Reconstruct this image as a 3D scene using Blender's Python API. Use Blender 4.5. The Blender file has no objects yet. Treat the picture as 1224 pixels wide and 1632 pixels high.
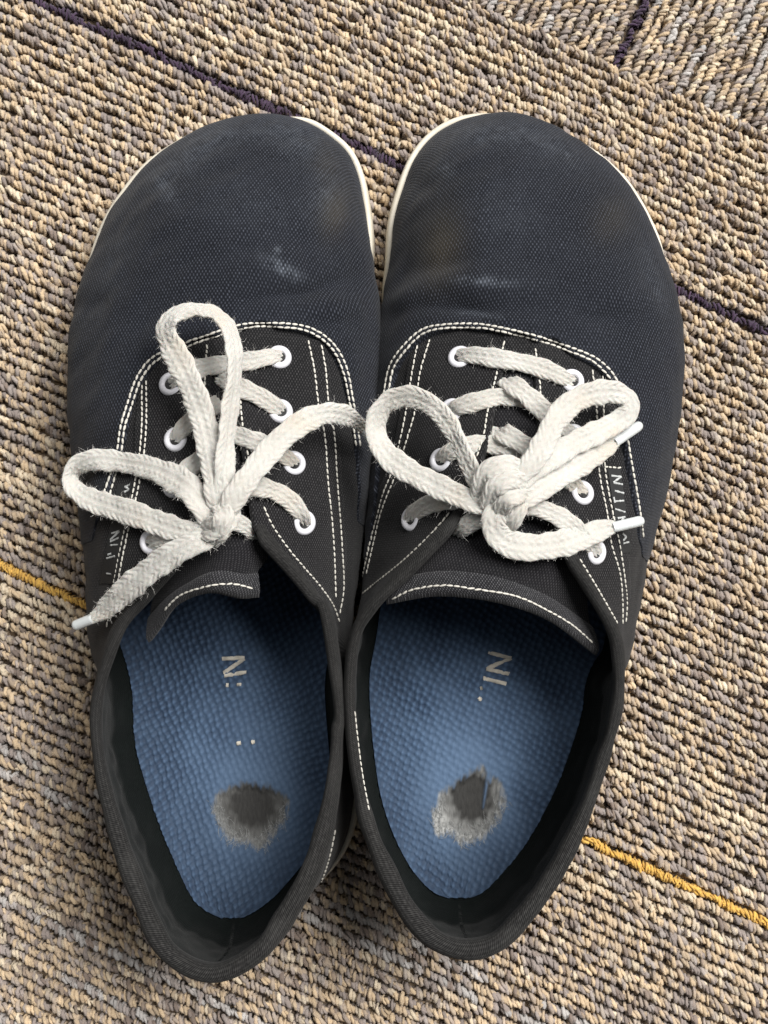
import bpy, math, random
import numpy as np
from mathutils import Vector
from mathutils.bvhtree import BVHTree

rng = np.random.default_rng(7)
random.seed(7)
sc = bpy.context.scene
R = math.radians

# ------------------------------------------------------------------ camera
PW, PH = 1224.0, 1632.0          # frame of the photograph
FPX = 1900.0                     # focal length in those pixels
TILT = R(4.0)
DIST = 0.430
cam_d = bpy.data.cameras.new("camera")
cam = bpy.data.objects.new("camera", cam_d)
sc.collection.objects.link(cam)
CAM = np.array([0.0, -DIST * math.sin(TILT), DIST * math.cos(TILT)])
VD = np.array([0.0, math.sin(TILT), -math.cos(TILT)])
VU = np.array([0.0, math.cos(TILT), math.sin(TILT)])
VR = np.array([1.0, 0.0, 0.0])
cam.location = CAM
cam.rotation_euler = (TILT, 0, 0)
cam_d.sensor_fit = 'VERTICAL'
cam_d.sensor_height = 24.0
cam_d.lens = FPX / PH * 24.0
cam_d.clip_start = 0.01
cam_d.clip_end = 50
cam_d.dof.use_dof = True
cam_d.dof.focus_distance = 0.375
cam_d.dof.aperture_fstop = cam_d.lens / 1.3
sc.camera = cam

# ------------------------------------------------------------------ light
w = bpy.data.worlds.new("World")
sc.world = w
w.use_nodes = True
bg = w.node_tree.nodes["Background"]
bg.inputs[0].default_value = (0.93, 0.97, 1.0, 1)
bg.inputs[1].default_value = 0.08


def area(name, loc, target, sx, sy, power, col):
    ld = bpy.data.lights.new(name, 'AREA')
    ld.shape = 'RECTANGLE'
    ld.size, ld.size_y = sx, sy
    ld.energy = power
    ld.color = col
    o = bpy.data.objects.new(name, ld)
    sc.collection.objects.link(o)
    o.location = loc
    o.rotation_euler = (Vector(target) - Vector(loc)).to_track_quat('-Z', 'Y').to_euler()
    return o


area("ceiling_panel_lamp", (1.10, 0.85, 2.0), (0, 0, 0), 1.6, 1.2, 108, (1.0, 0.975, 0.94))
area("ceiling_panel_lamp", (-0.7, 0.9, 2.2), (0, 0, 0), 1.6, 1.0, 12, (1.0, 0.98, 0.95))

vs = sc.view_settings
vs.view_transform = 'Standard'
vs.look = 'None'
vs.exposure = 0.18
vs.gamma = 1.0
vs.use_curve_mapping = False


# ------------------------------------------------------------------ helpers
def unproj(x, y, z):
    """photograph pixel -> world point on the horizontal plane z (metres)"""
    x = np.asarray(x, float); y = np.asarray(y, float); z = np.asarray(z, float)
    dx = (x - PW / 2) / FPX
    dy = -(y - PH / 2) / FPX
    d = VD + dx[..., None] * VR + dy[..., None] * VU
    t = (z - CAM[2]) / d[..., 2]
    return CAM + d * t[..., None]


def project(P):
    v = np.asarray(P) - CAM
    dep = v @ VD
    return np.stack([PW / 2 + FPX * (v @ VR) / dep, PH / 2 - FPX * (v @ VU) / dep], -1)


def norm(a):
    return a / np.maximum(np.linalg.norm(a, axis=-1, keepdims=True), 1e-12)


def link(name, me, mat, parent):
    o = bpy.data.objects.new(name, me)
    sc.collection.objects.link(o)
    if mat is not None:
        me.materials.append(mat)
    if parent is not None:
        o.parent = parent
    return o


def mesh_obj(name, V, F, mat, parent=None, org=(0, 0, 0), uv=None, col=None, attrs=None, smooth=True):
    """V (n,3); F (m,k) int array; uv (n,2) per vertex; col (n,3) per vertex colour"""
    V = np.asarray(V, np.float32) - np.asarray(org, np.float32)
    F = np.asarray(F, np.int32)
    me = bpy.data.meshes.new(name)
    n, (m, k) = len(V), F.shape
    me.vertices.add(n)
    me.vertices.foreach_set("co", V.ravel())
    me.loops.add(m * k)
    me.loops.foreach_set("vertex_index", F.ravel())
    me.polygons.add(m)
    me.polygons.foreach_set("loop_start", np.arange(0, m * k, k, dtype=np.int32))
    me.polygons.foreach_set("use_smooth", np.full(m, smooth))
    me.update(calc_edges=True)
    if uv is not None:
        l = me.uv_layers.new(name="UVMap")
        l.data.foreach_set("uv", np.asarray(uv, np.float32)[F.ravel()].ravel())
    if col is not None:
        a = me.color_attributes.new("Col", 'FLOAT_COLOR', 'POINT')
        c = np.ones((n, 4), np.float32)
        c[:, :3] = col
        a.data.foreach_set("color", c.ravel())
    for kx, vv in (attrs or {}).items():
        a = me.attributes.new(kx, 'FLOAT', 'POINT')
        a.data.foreach_set("value", np.asarray(vv, np.float32))
    me.validate()
    return link(name, me, mat, parent)


def grid_faces(nu, nv, closed_u=False, closed_v=False, off=0):
    iu = np.arange(nu if closed_u else nu - 1)
    iv = np.arange(nv if closed_v else nv - 1)
    a, b = np.meshgrid(iu, iv, indexing='ij')
    a2, b2 = (a + 1) % nu, (b + 1) % nv
    return (np.stack([a * nv + b, a2 * nv + b, a2 * nv + b2, a * nv + b2], -1).reshape(-1, 4) + off)


def catmull(P, n, t=None, closed=False):
    """resample a polyline (k,d) with a centripetal-ish Catmull-Rom at n points"""
    P = np.asarray(P, float)
    if closed:
        Q = np.vstack([P[-1:], P, P[:2]])
    else:
        Q = np.vstack([2 * P[0] - P[1], P, 2 * P[-1] - P[-2]])
    if t is None:
        d = np.linalg.norm(np.diff(Q[:, :min(3, Q.shape[1])], axis=0), axis=1) ** 0.75
    else:
        d = np.asarray(t)
    d = np.maximum(d, 1e-9)
    k = np.concatenate([[0], np.cumsum(d)])
    m = np.gradient(Q, k, axis=0)
    lo, hi = k[1], k[-2]
    x = np.linspace(lo, hi, n, endpoint=not closed)
    i = np.clip(np.searchsorted(k, x, 'right') - 1, 1, len(k) - 3)
    h = (k[i + 1] - k[i])
    s = ((x - k[i]) / h)[:, None]
    h = h[:, None]
    return ((2 * s**3 - 3 * s**2 + 1) * Q[i] + (s**3 - 2 * s**2 + s) * h * m[i]
            + (-2 * s**3 + 3 * s**2) * Q[i + 1] + (s**3 - s**2) * h * m[i + 1])


def resample(P, step):
    """equal-length resample of a polyline (k,d) by its xyz"""
    P = np.asarray(P, float)
    L = np.concatenate([[0], np.cumsum(np.linalg.norm(np.diff(P[:, :3], axis=0), axis=1))])
    n = max(2, int(round(L[-1] / step)) + 1)
    x = np.linspace(0, L[-1], n)
    return np.stack([np.interp(x, L, P[:, j]) for j in range(P.shape[1])], 1)


def vnoise(P, scale, seed=0):
    """cheap smooth value noise in 2D/3D made of sines, range about -1..1"""
    r = np.random.default_rng(seed)
    P = np.asarray(P) / scale
    out = np.zeros(P.shape[:-1])
    for k in range(7):
        d = r.normal(size=P.shape[-1])
        out += np.sin(P @ d * 2.2 + r.uniform(0, 6.28))
    return out / 3.2


# ------------------------------------------------------------------ materials
class NT:
    def __init__(self, name):
        self.m = bpy.data.materials.new(name)
        self.m.use_nodes = True
        self.n = self.m.node_tree.nodes
        self.l = self.m.node_tree.links
        self.b = self.n["Principled BSDF"]

    def node(self, t, **kw):
        x = self.n.new(t)
        for k, v in kw.items():
            setattr(x, k, v)
        return x

    def put(self, sock, v):
        if hasattr(v, 'is_output') or isinstance(v, bpy.types.NodeSocket):
            self.l.new(v, sock)
        elif isinstance(v, tuple) and len(v) == 3 and sock.type == 'RGBA':
            sock.default_value = (*v, 1)
        else:
            sock.default_value = v

    def math(self, op, a, b=0.0, clamp=False):
        x = self.node('ShaderNodeMath', operation=op, use_clamp=clamp)
        self.put(x.inputs[0], a)
        self.put(x.inputs[1], b)
        return x.outputs[0]

    def mix(self, f, a, b, blend='MIX'):
        x = self.node('ShaderNodeMix', data_type='RGBA', blend_type=blend)
        self.put(x.inputs[0], f)
        self.put(x.inputs[6], a)
        self.put(x.inputs[7], b)
        return x.outputs[2]

    def noise(self, scale, vec=None, detail=3, rough=0.6):
        x = self.node('ShaderNodeTexNoise')
        x.inputs['Scale'].default_value = scale
        x.inputs['Detail'].default_value = detail
        x.inputs['Roughness'].default_value = rough
        if vec is not None:
            self.l.new(vec, x.inputs['Vector'])
        return x.outputs[0]

    def ramp(self, f, a, b):
        x = self.node('ShaderNodeMapRange', clamp=True)
        self.put(x.inputs[0], f)
        x.inputs[1].default_value = a
        x.inputs[2].default_value = b
        return x.outputs[0]

    def attr(self, name):
        return self.node('ShaderNodeAttribute', attribute_name=name)

    def bump(self, h, strength, dist, prev=None):
        x = self.node('ShaderNodeBump')
        x.inputs['Strength'].default_value = strength
        x.inputs['Distance'].default_value = dist
        self.l.new(h, x.inputs['Height'])
        if prev is not None:
            self.l.new(prev, x.inputs['Normal'])
        return x.outputs[0]

    def obj(self):
        return self.node('ShaderNodeTexCoord').outputs['Object']

    def uv(self):
        return self.node('ShaderNodeTexCoord').outputs['UV']

    def set(self, **kw):
        names = dict(base='Base Color', rough='Roughness', normal='Normal', sheen='Sheen Weight',
                     sheen_rough='Sheen Roughness', sheen_tint='Sheen Tint', spec='Specular IOR Level',
                     sss='Subsurface Weight', sss_scale='Subsurface Scale', alpha='Alpha', trans='Transmission Weight')
        for k, v in kw.items():
            self.put(self.b.inputs[names[k]], v)
        return self.m


def canvas_mat(name, dark, light, px=0.00105, py=0.0019, bump=0.55, wear=True, sheen=0.25):
    t = NT(name)
    uv = t.uv()
    warp = t.noise(350, uv, 2)
    sep = t.node('ShaderNodeSeparateXYZ')
    t.l.new(uv, sep.inputs[0])
    u = t.math('ADD', sep.outputs[0], t.math('MULTIPLY', t.math('SUBTRACT', warp, 0.5), 0.0003))
    v = t.math('ADD', sep.outputs[1], t.math('MULTIPLY', t.math('SUBTRACT', t.noise(300, uv, 2), 0.5), 0.0003))
    su = t.math('SINE', t.math('MULTIPLY', u, 2 * math.pi / px))
    sv = t.math('SINE', t.math('MULTIPLY', v, 2 * math.pi / py))
    p = t.math('MULTIPLY', su, sv)
    h = t.ramp(p, -0.05, 0.95)
    yarn = t.noise(900, uv, 3)
    hh = t.math('MULTIPLY', h, t.ramp(yarn, 0.25, 0.75))
    big = t.noise(34, uv, 5, 0.7)
    base = t.mix(hh, dark, light)
    base = t.mix(t.math('MULTIPLY', t.ramp(big, 0.42, 0.75), 0.16), base, tuple(min(1, c * 0.55) for c in light))
    if wear:
        wr = t.attr('wear').outputs['Fac']
        dusty = t.math('MULTIPLY', wr, t.ramp(t.math('ADD', t.math('MULTIPLY', hh, 0.8), t.noise(260, uv, 3)), 0.35, 1.1))
        base = t.mix(t.math('MULTIPLY', dusty, 0.75), base, (0.23, 0.26, 0.31))
        br = t.attr('brown').outputs['Fac']
        base = t.mix(t.math('MULTIPLY', br, 0.32), base, (0.10, 0.082, 0.05))
        fd = t.attr('fade').outputs['Fac']
        base = t.mix(t.math('MULTIPLY', fd, t.ramp(t.noise(120, uv, 4), 0.2, 0.9)), base, (0.046, 0.056, 0.078))
    nb = t.bump(h, bump, 0.0003)
    nb = t.bump(yarn, 0.3, 0.0002, nb)
    return t.set(base=base, rough=0.9, normal=nb, sheen=sheen, sheen_rough=0.5, spec=0.15)


M = {}
M['canvas'] = canvas_mat('navy_canvas', (0.0036, 0.0044, 0.0072), (0.080, 0.089, 0.114), px=0.00115, py=0.0020, sheen=0.08)
M['canvas_side'] = canvas_mat('black_canvas', (0.0055, 0.0055, 0.0064), (0.080, 0.078, 0.080), px=0.0010, py=0.0017, wear=False, sheen=0.08)
M['tongue'] = canvas_mat('tongue_canvas', (0.006, 0.006, 0.0075), (0.066, 0.064, 0.068), px=0.0010, py=0.0017, wear=False, sheen=0.08)
M['hem'] = canvas_mat('hem_overlock', (0.010, 0.010, 0.012), (0.17, 0.17, 0.18), px=0.0009, py=0.0012, wear=False, sheen=0.1)


def twill(name, dark, light, period=0.0007):
    t = NT(name)
    uv = t.uv()
    sep = t.node('ShaderNodeSeparateXYZ')
    t.l.new(uv, sep.inputs[0])
    d = t.math('ADD', sep.outputs[0], t.math('MULTIPLY', sep.outputs[1], 0.8))
    s = t.math('SINE', t.math('MULTIPLY', d, 2 * math.pi / period))
    s2 = t.math('SINE', t.math('MULTIPLY', sep.outputs[1], 2 * math.pi / 0.0009))
    h = t.ramp(t.math('ADD', s, t.math('MULTIPLY', s2, 0.5)), -1.2, 1.5)
    n = t.noise(900, uv, 3)
    base = t.mix(t.math('MULTIPLY', h, t.ramp(n, 0.2, 0.8)), dark, light)
    base = t.mix(t.math('MULTIPLY', t.ramp(t.noise(60, uv, 4), 0.5, 0.9), 0.5), base, light)
    return t.set(base=base, rough=0.9, sheen=0.04, spec=0.1, normal=t.bump(h, 0.5, 0.0002))


M['binding'] = twill('binding_tape', (0.0075, 0.0075, 0.0078), (0.068, 0.067, 0.065))
M['lining'] = twill('lining_cloth', (0.0016, 0.0026, 0.0026), (0.0085, 0.0118, 0.0113), 0.0006)


def rubber():
    t = NT('cream_rubber')
    o = t.obj()
    base = t.mix(t.ramp(t.noise(45, o, 5), 0.35, 0.8), (0.70, 0.655, 0.56), (0.55, 0.49, 0.385))
    base = t.mix(t.math('MULTIPLY', t.ramp(t.noise(350, o, 3), 0.58, 0.75), 0.5), base, (0.32, 0.28, 0.22))
    return t.set(base=base, rough=0.55, normal=t.bump(t.noise(500, o, 3), 0.15, 0.0004))


def lace():
    t = NT('cotton_lace')
    uv = t.uv()
    o = t.obj()
    base = t.mix(t.ramp(t.noise(60, o, 3), 0.3, 0.75), (0.57, 0.56, 0.525), (0.495, 0.475, 0.435))
    base = t.mix(t.math('MULTIPLY', t.ramp(t.noise(38, o, 2), 0.56, 0.72), 0.6), base, (0.52, 0.44, 0.34))
    fib = t.node('ShaderNodeMapping')
    t.l.new(uv, fib.inputs[0])
    fib.inputs['Scale'].default_value = (1, 3.2, 1)
    f = t.noise(1900, fib.outputs[0], 4)
    base = t.mix(t.math('MULTIPLY', t.ramp(f, 0.5, 0.75), 0.25), base, (0.86, 0.85, 0.82))
    return t.set(base=base, rough=0.9, sheen=0.2, sheen_rough=0.6, spec=0.15,
                 normal=t.bump(f, 0.9, 0.00035), sss=0.12, sss_scale=0.001)


def simple(name, col, rough=0.6, nscale=None, nstr=0.2, var=0.15, **kw):
    t = NT(name)
    o = t.obj()
    base = t.mix(t.ramp(t.noise(nscale or 200, o, 4), 0.3, 0.75), col, tuple(c * (1 - var) for c in col))
    return t.set(base=base, rough=rough, normal=t.bump(t.noise((nscale or 200) * 4, o, 3), nstr, 0.0003), **kw)


M['rubber'] = rubber()
M['lace'] = lace()
M['fibre'] = simple('loose_fibre', (0.85, 0.83, 0.79), 0.9, 300, 0.0)
M['fray'] = simple('frayed_grey', (0.30, 0.31, 0.31), 0.95, 900, 0.0, 0.7)
M['thread'] = simple('cream_thread', (0.68, 0.655, 0.59), 0.8, 900, 0.4, 0.3)
M['dark_thread'] = simple('black_thread', (0.03, 0.03, 0.033), 0.8, 900, 0.4, 0.4)
M['eyelet'] = simple('white_enamel', (0.72, 0.72, 0.77), 0.42, 160, 0.12, 0.22)
M['hole'] = simple('eyelet_shade', (0.02, 0.02, 0.02), 0.9)  # dark colour standing in for the shade in the eyelets
M['aglet'] = simple('plastic_tip', (0.80, 0.84, 0.85), 0.25, 300, 0.08, 0.1, trans=0.25)
M['print'] = simple('worn_print', (0.62, 0.58, 0.50), 0.7, 700, 0.2, 0.35)
M['label'] = simple('woven_label', (0.016, 0.017, 0.018), 0.8, 1200, 0.4, 0.4)
M['label_letters'] = simple('label_letters', (0.60, 0.62, 0.62), 0.7, 1500, 0.4, 0.5)


def insole_mat():
    t = NT('blue_insole')
    a = t.attr('relief').outputs['Fac']
    wear = t.attr('worn').outputs['Fac']
    hole = t.attr('hole').outputs['Fac']
    pale = t.attr('pale').outputs['Fac']
    o = t.obj()
    base = t.mix(a, (0.016, 0.034, 0.070), (0.070, 0.122, 0.212))
    base = t.mix(t.math('MULTIPLY', wear, 0.6), base, (0.088, 0.143, 0.233))
    base = t.mix(t.math('MULTIPLY', t.ramp(t.noise(70, o, 4), 0.45, 0.8), 0.4), base, (0.08, 0.135, 0.22))
    base = t.mix(t.math('MULTIPLY', t.math('SUBTRACT', 1.0, t.attr('tread').outputs['Fac']), 0.6), base, (0.012, 0.022, 0.042))  # rim darkened: less foot wear, plus interior shade painted into the colour
    fl = t.node('ShaderNodeMapping')
    t.l.new(o, fl.inputs[0])
    fl.inputs['Scale'].default_value = (1, 0.25, 1)
    fuzz = t.noise(1500, fl.outputs[0], 4)
    felt = t.mix(fuzz, (0.007, 0.007, 0.007), (0.045, 0.044, 0.042))
    rim = t.mix(fuzz, (0.16, 0.16, 0.155), (0.56, 0.57, 0.56))
    felt = t.mix(pale, felt, rim)
    base = t.mix(hole, base, felt)
    nb = t.bump(t.noise(1800, o, 4), 0.35, 0.0002)
    nb = t.bump(fuzz, 0.4, 0.0003, nb)
    return t.set(base=base, rough=0.72, normal=nb, spec=0.3, sheen=0.1)


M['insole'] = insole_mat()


def carpet_mat():
    t = NT('carpet_yarn')
    c = t.attr('Col').outputs['Color']
    o = t.obj()
    n = t.noise(1400, o, 3)
    n2 = t.noise(420, o, 3)
    base = t.mix(t.math('MULTIPLY', t.ramp(n2, 0.4, 0.75), 0.25), c, (0.3, 0.25, 0.21), 'MULTIPLY')
    base = t.mix(t.math('MULTIPLY', t.ramp(n, 0.3, 0.75), 0.3), base, c, 'SCREEN')
    return t.set(base=base, rough=0.9, spec=0.12, sheen=0.16, sheen_rough=0.6, normal=t.bump(n, 1.0, 0.0006))


M['yarn'] = carpet_mat()
def backing_mat():
    t = NT('carpet_backing')
    o = t.obj()
    v = t.node('ShaderNodeTexVoronoi')
    v.inputs['Scale'].default_value = 420
    t.l.new(o, v.inputs['Vector'])
    sep = t.node('ShaderNodeSeparateColor')
    t.l.new(v.outputs['Color'], sep.inputs[0])
    base = t.mix(t.ramp(sep.outputs[0], 0.35, 0.65), (0.15, 0.118, 0.095), (0.29, 0.215, 0.145))
    return t.set(base=base, rough=0.95, spec=0.1, normal=t.bump(v.outputs['Distance'], 1.0, -0.003))


M['backing'] = backing_mat()
M['subfloor'] = simple('concrete_subfloor', (0.25, 0.24, 0.23), 0.9, 40, 0.3, 0.2)


# ------------------------------------------------------------------ shoe data traced as plan curves
# rib: (B, zB mm, T x, T y, zT mm, sole offset mm);  B is (x, y) or a number = mm outward of T
def heel(x, y, z, o=2.0, b=4.0):
    return (b, 28, x, y, z, o)


LEFT_RIBS = [
    heel(340, 1550, 60), heel(268, 1517, 60), heel(222, 1425, 59), heel(184, 1318, 57),
    heel(158, 1205, 54, 1), heel(158, 1105, 54, 0, 5),
    ((143, 1030), 28, 188, 1012, 58, -2), ((137, 945), 28, 236, 950, 64, -3),
    ((134, 880), 28, 278, 900, 70, -3), ((128, 810), 28, 306, 836, 73.5, -3),
    ((124, 760), 28, 317, 790, 72, -3), ((121, 710), 28, 324, 750, 70, -3),
    ((118, 650), 28, 328, 700, 68, -3), ((117, 600), 27, 331, 650, 65, -3),
    ((117, 555), 25, 334, 600, 62, -2), ((121, 505), 22, 338, 562, 59, -0.5),
    ((132, 452), 19, 340, 553, 58.5, 2.2), ((151, 403), 17, 342, 549, 58.3, 3.8), ((175, 346), 17, 344, 546, 58, 4.4),
    ((200, 308), 17, 346, 544, 58, 4.6), ((238, 262), 17, 348, 542, 58, 4.6), ((278, 232), 17, 351, 541, 58, 4.2),
    ((328, 205), 17, 354, 540, 58, 3.8), ((375, 191), 17, 356, 540, 58, 2.2), ((415, 185), 17, 358, 540, 58, 2.4),
    ((450, 187), 17, 361, 540, 58, 3.2), ((480, 195), 17, 363, 541, 58, 5.2), ((511, 217), 17, 365, 543, 58, 6.0),
    ((539, 242), 17, 367, 545, 58, 6.2), ((556, 275), 17, 369, 548, 58.3, 5.6), ((567, 314), 17, 371, 552, 58.6, 4.8),
    ((580, 365), 18, 373, 560, 59, 3.2), ((589, 410), 20, 375, 578, 60, 1.0), ((595, 455), 22, 377, 600, 62, 0),
    ((599, 510), 25, 380, 630, 64, -1.5), ((600, 565), 27, 382, 660, 66, -2.5), ((597, 625), 28, 385, 700, 68, -3),
    ((593, 700), 28, 391, 742, 70, -4), ((587, 770), 28, 398, 792, 72.5, -5), ((580, 840), 28, 406, 836, 74, -5),
    ((574, 900), 28, 424, 868, 73, -5), ((567, 950), 28, 455, 902, 70.5, -5), ((561, 1000), 28, 495, 950, 65.5, -4),
    ((554, 1060), 28, 524, 1010, 60, -3), heel(534, 1080, 56, -2, 2.0), heel(536, 1170, 54, -1, 2.0),
    heel(528, 1250, 54, 2.5, 5), heel(512, 1325, 55, 3, 7.5), heel(489, 1395, 57, 3, 7.5), heel(455, 1455, 58, 2, 5.5), heel(416, 1511, 60),
]
RIGHT_RIBS = [
    heel(744, 1513, 60), heel(695, 1498, 60), heel(655, 1457, 59), heel(615, 1382, 58), heel(586, 1308, 56, 1, 3),
    heel(570, 1235, 55, 0, 2), heel(560, 1150, 54, -1, 1.5), heel(559, 1078, 56, -2, 1.5),
    ((568, 1010), 28, 570, 1006, 60, -3), ((573, 965), 28, 598, 963, 65, -4), ((578, 930), 28, 640, 922, 69, -5),
    ((582, 890), 28, 682, 880, 72, -5), ((587, 840), 28, 722, 838, 74, -5), ((591, 800), 28, 742, 808, 73.5, -5),
    ((595, 760), 28, 756, 770, 72.3, -5), ((599, 720), 28, 767, 736, 71, -4), ((602, 670), 28, 779, 692, 68.5, -3),
    ((605, 620), 28, 785, 662, 66.5, -2.5), ((607, 570), 27, 793, 624, 64, -1), ((611, 525), 25, 801, 587, 61, 0),
    ((617, 480), 22, 808, 557, 59, 1.4),
    ((622, 440), 19, 811, 551, 58.5, 2.4), ((628, 408), 18, 813, 548, 58, 2.8), ((640, 346), 17, 816, 546, 58, 4.8),
    ((658, 291), 17, 818, 544, 58, 5.6), ((679, 247), 17, 821, 542, 58, 6.2), ((703, 218), 17, 823, 541, 58, 6.2),
    ((732, 198), 17, 826, 540, 58, 5.6), ((763, 188), 17, 828, 540, 58, 4.8), ((802, 182), 17, 831, 540, 58, 3.2),
    ((836, 186), 17, 833, 540, 58, 2.8), ((868, 197), 17, 835, 541, 58, 2.8), ((893, 209), 17, 837, 541, 58, 2.9),
    ((931, 234), 17, 840, 543, 58, 4.2), ((969, 264), 17, 842, 544, 58, 4.5), ((996, 293), 17, 844, 546, 58, 4.6),
    ((1023, 336), 17, 846, 548, 58, 4.4), ((1044, 380), 17, 848, 553, 58.4, 4.0), ((1060, 423), 18, 850, 560, 59, 2.8),
    ((1073, 471), 20, 852, 580, 60.3, 0.6), ((1080, 517), 23, 854, 605, 61.8, -1), ((1082, 560), 25, 855, 632, 63.5, -2),
    ((1079, 620), 27, 858, 668, 66, -3), ((1072, 680), 28, 862, 708, 68.5, -3), ((1062, 745), 28, 869, 755, 70.5, -3),
    ((1050, 810), 28, 880, 812, 72.5, -3), ((1036, 870), 28, 894, 866, 74, -3), ((1028, 925), 28, 914, 904, 72, -3),
    ((1019, 972), 28, 943, 949, 67.5, -3), ((1008, 1020), 28, 970, 996, 62.5, -2), ((998, 1065), 28, 983, 1042, 58, -1),
    heel(985, 1088, 56, 0, 4), heel(977, 1150, 54, 1), heel(957, 1218, 54), heel(935, 1283, 55), heel(908, 1345, 57),
    heel(873, 1407, 58), heel(833, 1460, 60), heel(791, 1501, 60),
]

NTH, NS = 520, 64


class Surf:
    """the base surface of a shoe upper on a (theta, s) grid plus projection tools"""

    def __init__(self, ribs, creases):
        thr = lambda y: y if y > 572 else 564 + (y - 540) * 0.25
        T = np.array([unproj(r[2], thr(r[3]), (r[4] + (0 if r[3] > 572 else 1.2)) / 1000) for r in ribs])
        # provisional outward normal at T
        def outn(P):
            d = np.roll(P, -1, 0) - np.roll(P, 1, 0)
            n = np.stack([d[:, 1], -d[:, 0]], 1)
            area_ = np.sum(P[:, 0] * np.roll(P[:, 1], -1) - np.roll(P[:, 0], -1) * P[:, 1])
            return norm(n) * (1 if area_ > 0 else -1)
        nT = outn(T)
        B = []
        for i, r in enumerate(ribs):
            if isinstance(r[0], tuple):
                B.append(unproj(r[0][0], r[0][1], r[1] / 1000))
            else:
                b = T[i].copy()
                b[:2] += nT[i] * r[0] / 1000
                b[2] = r[1] / 1000
                B.append(b)
        B = np.array(B)
        o = np.array([r[5] for r in ribs])[:, None] / 1000
        allp = np.hstack([B, T, o])
        A = catmull(allp, NTH, closed=True)
        for _ in range(3):
            A[:, :3] = 0.25 * np.roll(A[:, :3], 1, 0) + 0.5 * A[:, :3] + 0.25 * np.roll(A[:, :3], -1, 0)
        B, T, o = A[:, :3], A[:, 3:6], A[:, 6]
        nB = outn(B)
        for _ in range(6):
            nB = norm(np.roll(nB, 1, 0) + 2 * nB + np.roll(nB, -1, 0))
        S = B[:, :2] + nB * o[:, None]
        for _ in range(8):
            S = 0.25 * np.roll(S, 1, 0) + 0.5 * S + 0.25 * np.roll(S, -1, 0)
        F = np.column_stack([S - nB * 0.0016, np.full(NTH, 0.0085)])
        self.B, self.T, self.S, self.F, self.nB = B, T, S, F, nB
        hl = np.linalg.norm((B - T)[:, :2], axis=1)
        k = np.clip((hl - 0.010) / 0.030, 0, 1)
        a = (0.5 - 0.18 * k)[:, None]
        Mid = B + (T - B) * a
        Mid[:, 2] = B[:, 2] + (T[:, 2] - B[:, 2]) * (0.56 + 0.02 * k)
        P = np.stack([F, B, Mid, T], 1)          # NTH,4,3
        out = np.zeros((NTH, NS, 3))
        for i in range(NTH):
            c = catmull(P[i], 200)
            L = np.concatenate([[0], np.cumsum(np.linalg.norm(np.diff(c, axis=0), axis=1))])
            x = np.linspace(0, L[-1], NS)
            for j in range(3):
                out[i, :, j] = np.interp(x, L, c[:, j])
        self.G = out
        N = self.normals()
        # creases: (x0,y0,x1,y1,width mm,depth mm)
        px = project(out)
        disp = np.zeros((NTH, NS))
        for x0, y0, x1, y1, wd, dp in creases:
            a0 = np.array([x0, y0]); b0 = np.array([x1, y1])
            ab = b0 - a0
            tt = np.clip(((px - a0) @ ab) / (ab @ ab), 0, 1)
            dd = np.linalg.norm(px - (a0 + tt[..., None] * ab), axis=-1) / 4.9   # mm
            disp += 2.4 * dp * 1e-3 * np.exp(-(dd / wd) ** 2) * np.sin(np.pi * np.clip(tt * 0.9 + 0.05, 0, 1)) ** 0.5
        disp += 0.00035 * vnoise(out, 0.012, 3) + 0.00015 * vnoise(out, 0.005, 4)
        env = np.sin(np.pi * np.clip(np.linspace(0, 1, NS), 0, 1)) ** 0.5
        self.G = out + N * (disp * env)[..., None]
        self.N = self.normals()
        # cloth coordinates in metres: arc length unrolled outward from the top line
        d = norm((B - T)[:, :2] + 1e-9)
        seg = np.linalg.norm(np.diff(self.G[:, ::-1], axis=1), axis=-1)
        cum = np.concatenate([np.zeros((NTH, 1)), np.cumsum(seg, 1)], 1)[:, ::-1]
        self.UV = T[:, None, :2] + d[:, None, :] * cum[..., None]
        self.bvh = BVHTree.FromPolygons(self.G.reshape(-1, 3).tolist(), grid_faces(NTH, NS, True).tolist())

    def normals(self):
        du = np.roll(self.G, -1, 0) - np.roll(self.G, 1, 0)
        dv = np.gradient(self.G, axis=1)
        n = norm(np.cross(du, dv))
        s = np.sign(np.sum(n[:, NS // 2, :2] * self.nB, 1) + 0.5 * n[:, NS // 2, 2])
        return n * (1 if s.sum() > 0 else -1)

    def param(self, x, y):
        """pixel -> (theta index float, s float 0..1) on the base surface or None"""
        d = unproj(x, y, -0.05) - CAM
        h = self.bvh.ray_cast(Vector(CAM), Vector(d / np.linalg.norm(d)))
        if h[0] is None:
            return None
        i, j = divmod(h[2], NS - 1)
        p = np.array(h[0])
        a = self.G[i, j]
        e1 = self.G[(i + 1) % NTH, j] - a
        e2 = self.G[i, j + 1] - a
        f1 = np.clip((p - a) @ e1 / max(e1 @ e1, 1e-12), 0, 1)
        f2 = np.clip((p - a) @ e2 / max(e2 @ e2, 1e-12), 0, 1)
        return i + f1, (j + f2) / (NS - 1)

    def at(self, th, s):
        """bilinear sample: position, normal, uv  (arrays)"""
        th = np.asarray(th) % NTH
        i = np.floor(th).astype(int) % NTH
        f = (th - np.floor(th))[..., None]
        x = np.clip(np.asarray(s), 0, 1) * (NS - 1)
        j = np.clip(np.floor(x).astype(int), 0, NS - 2)
        g = (x - j)[..., None]
        i2 = (i + 1) % NTH

        def s4(A):
            return (1 - f) * ((1 - g) * A[i, j] + g * A[i, j + 1]) + f * ((1 - g) * A[i2, j] + g * A[i2, j + 1])
        return s4(self.G), norm(s4(self.N)), s4(self.UV)

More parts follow.
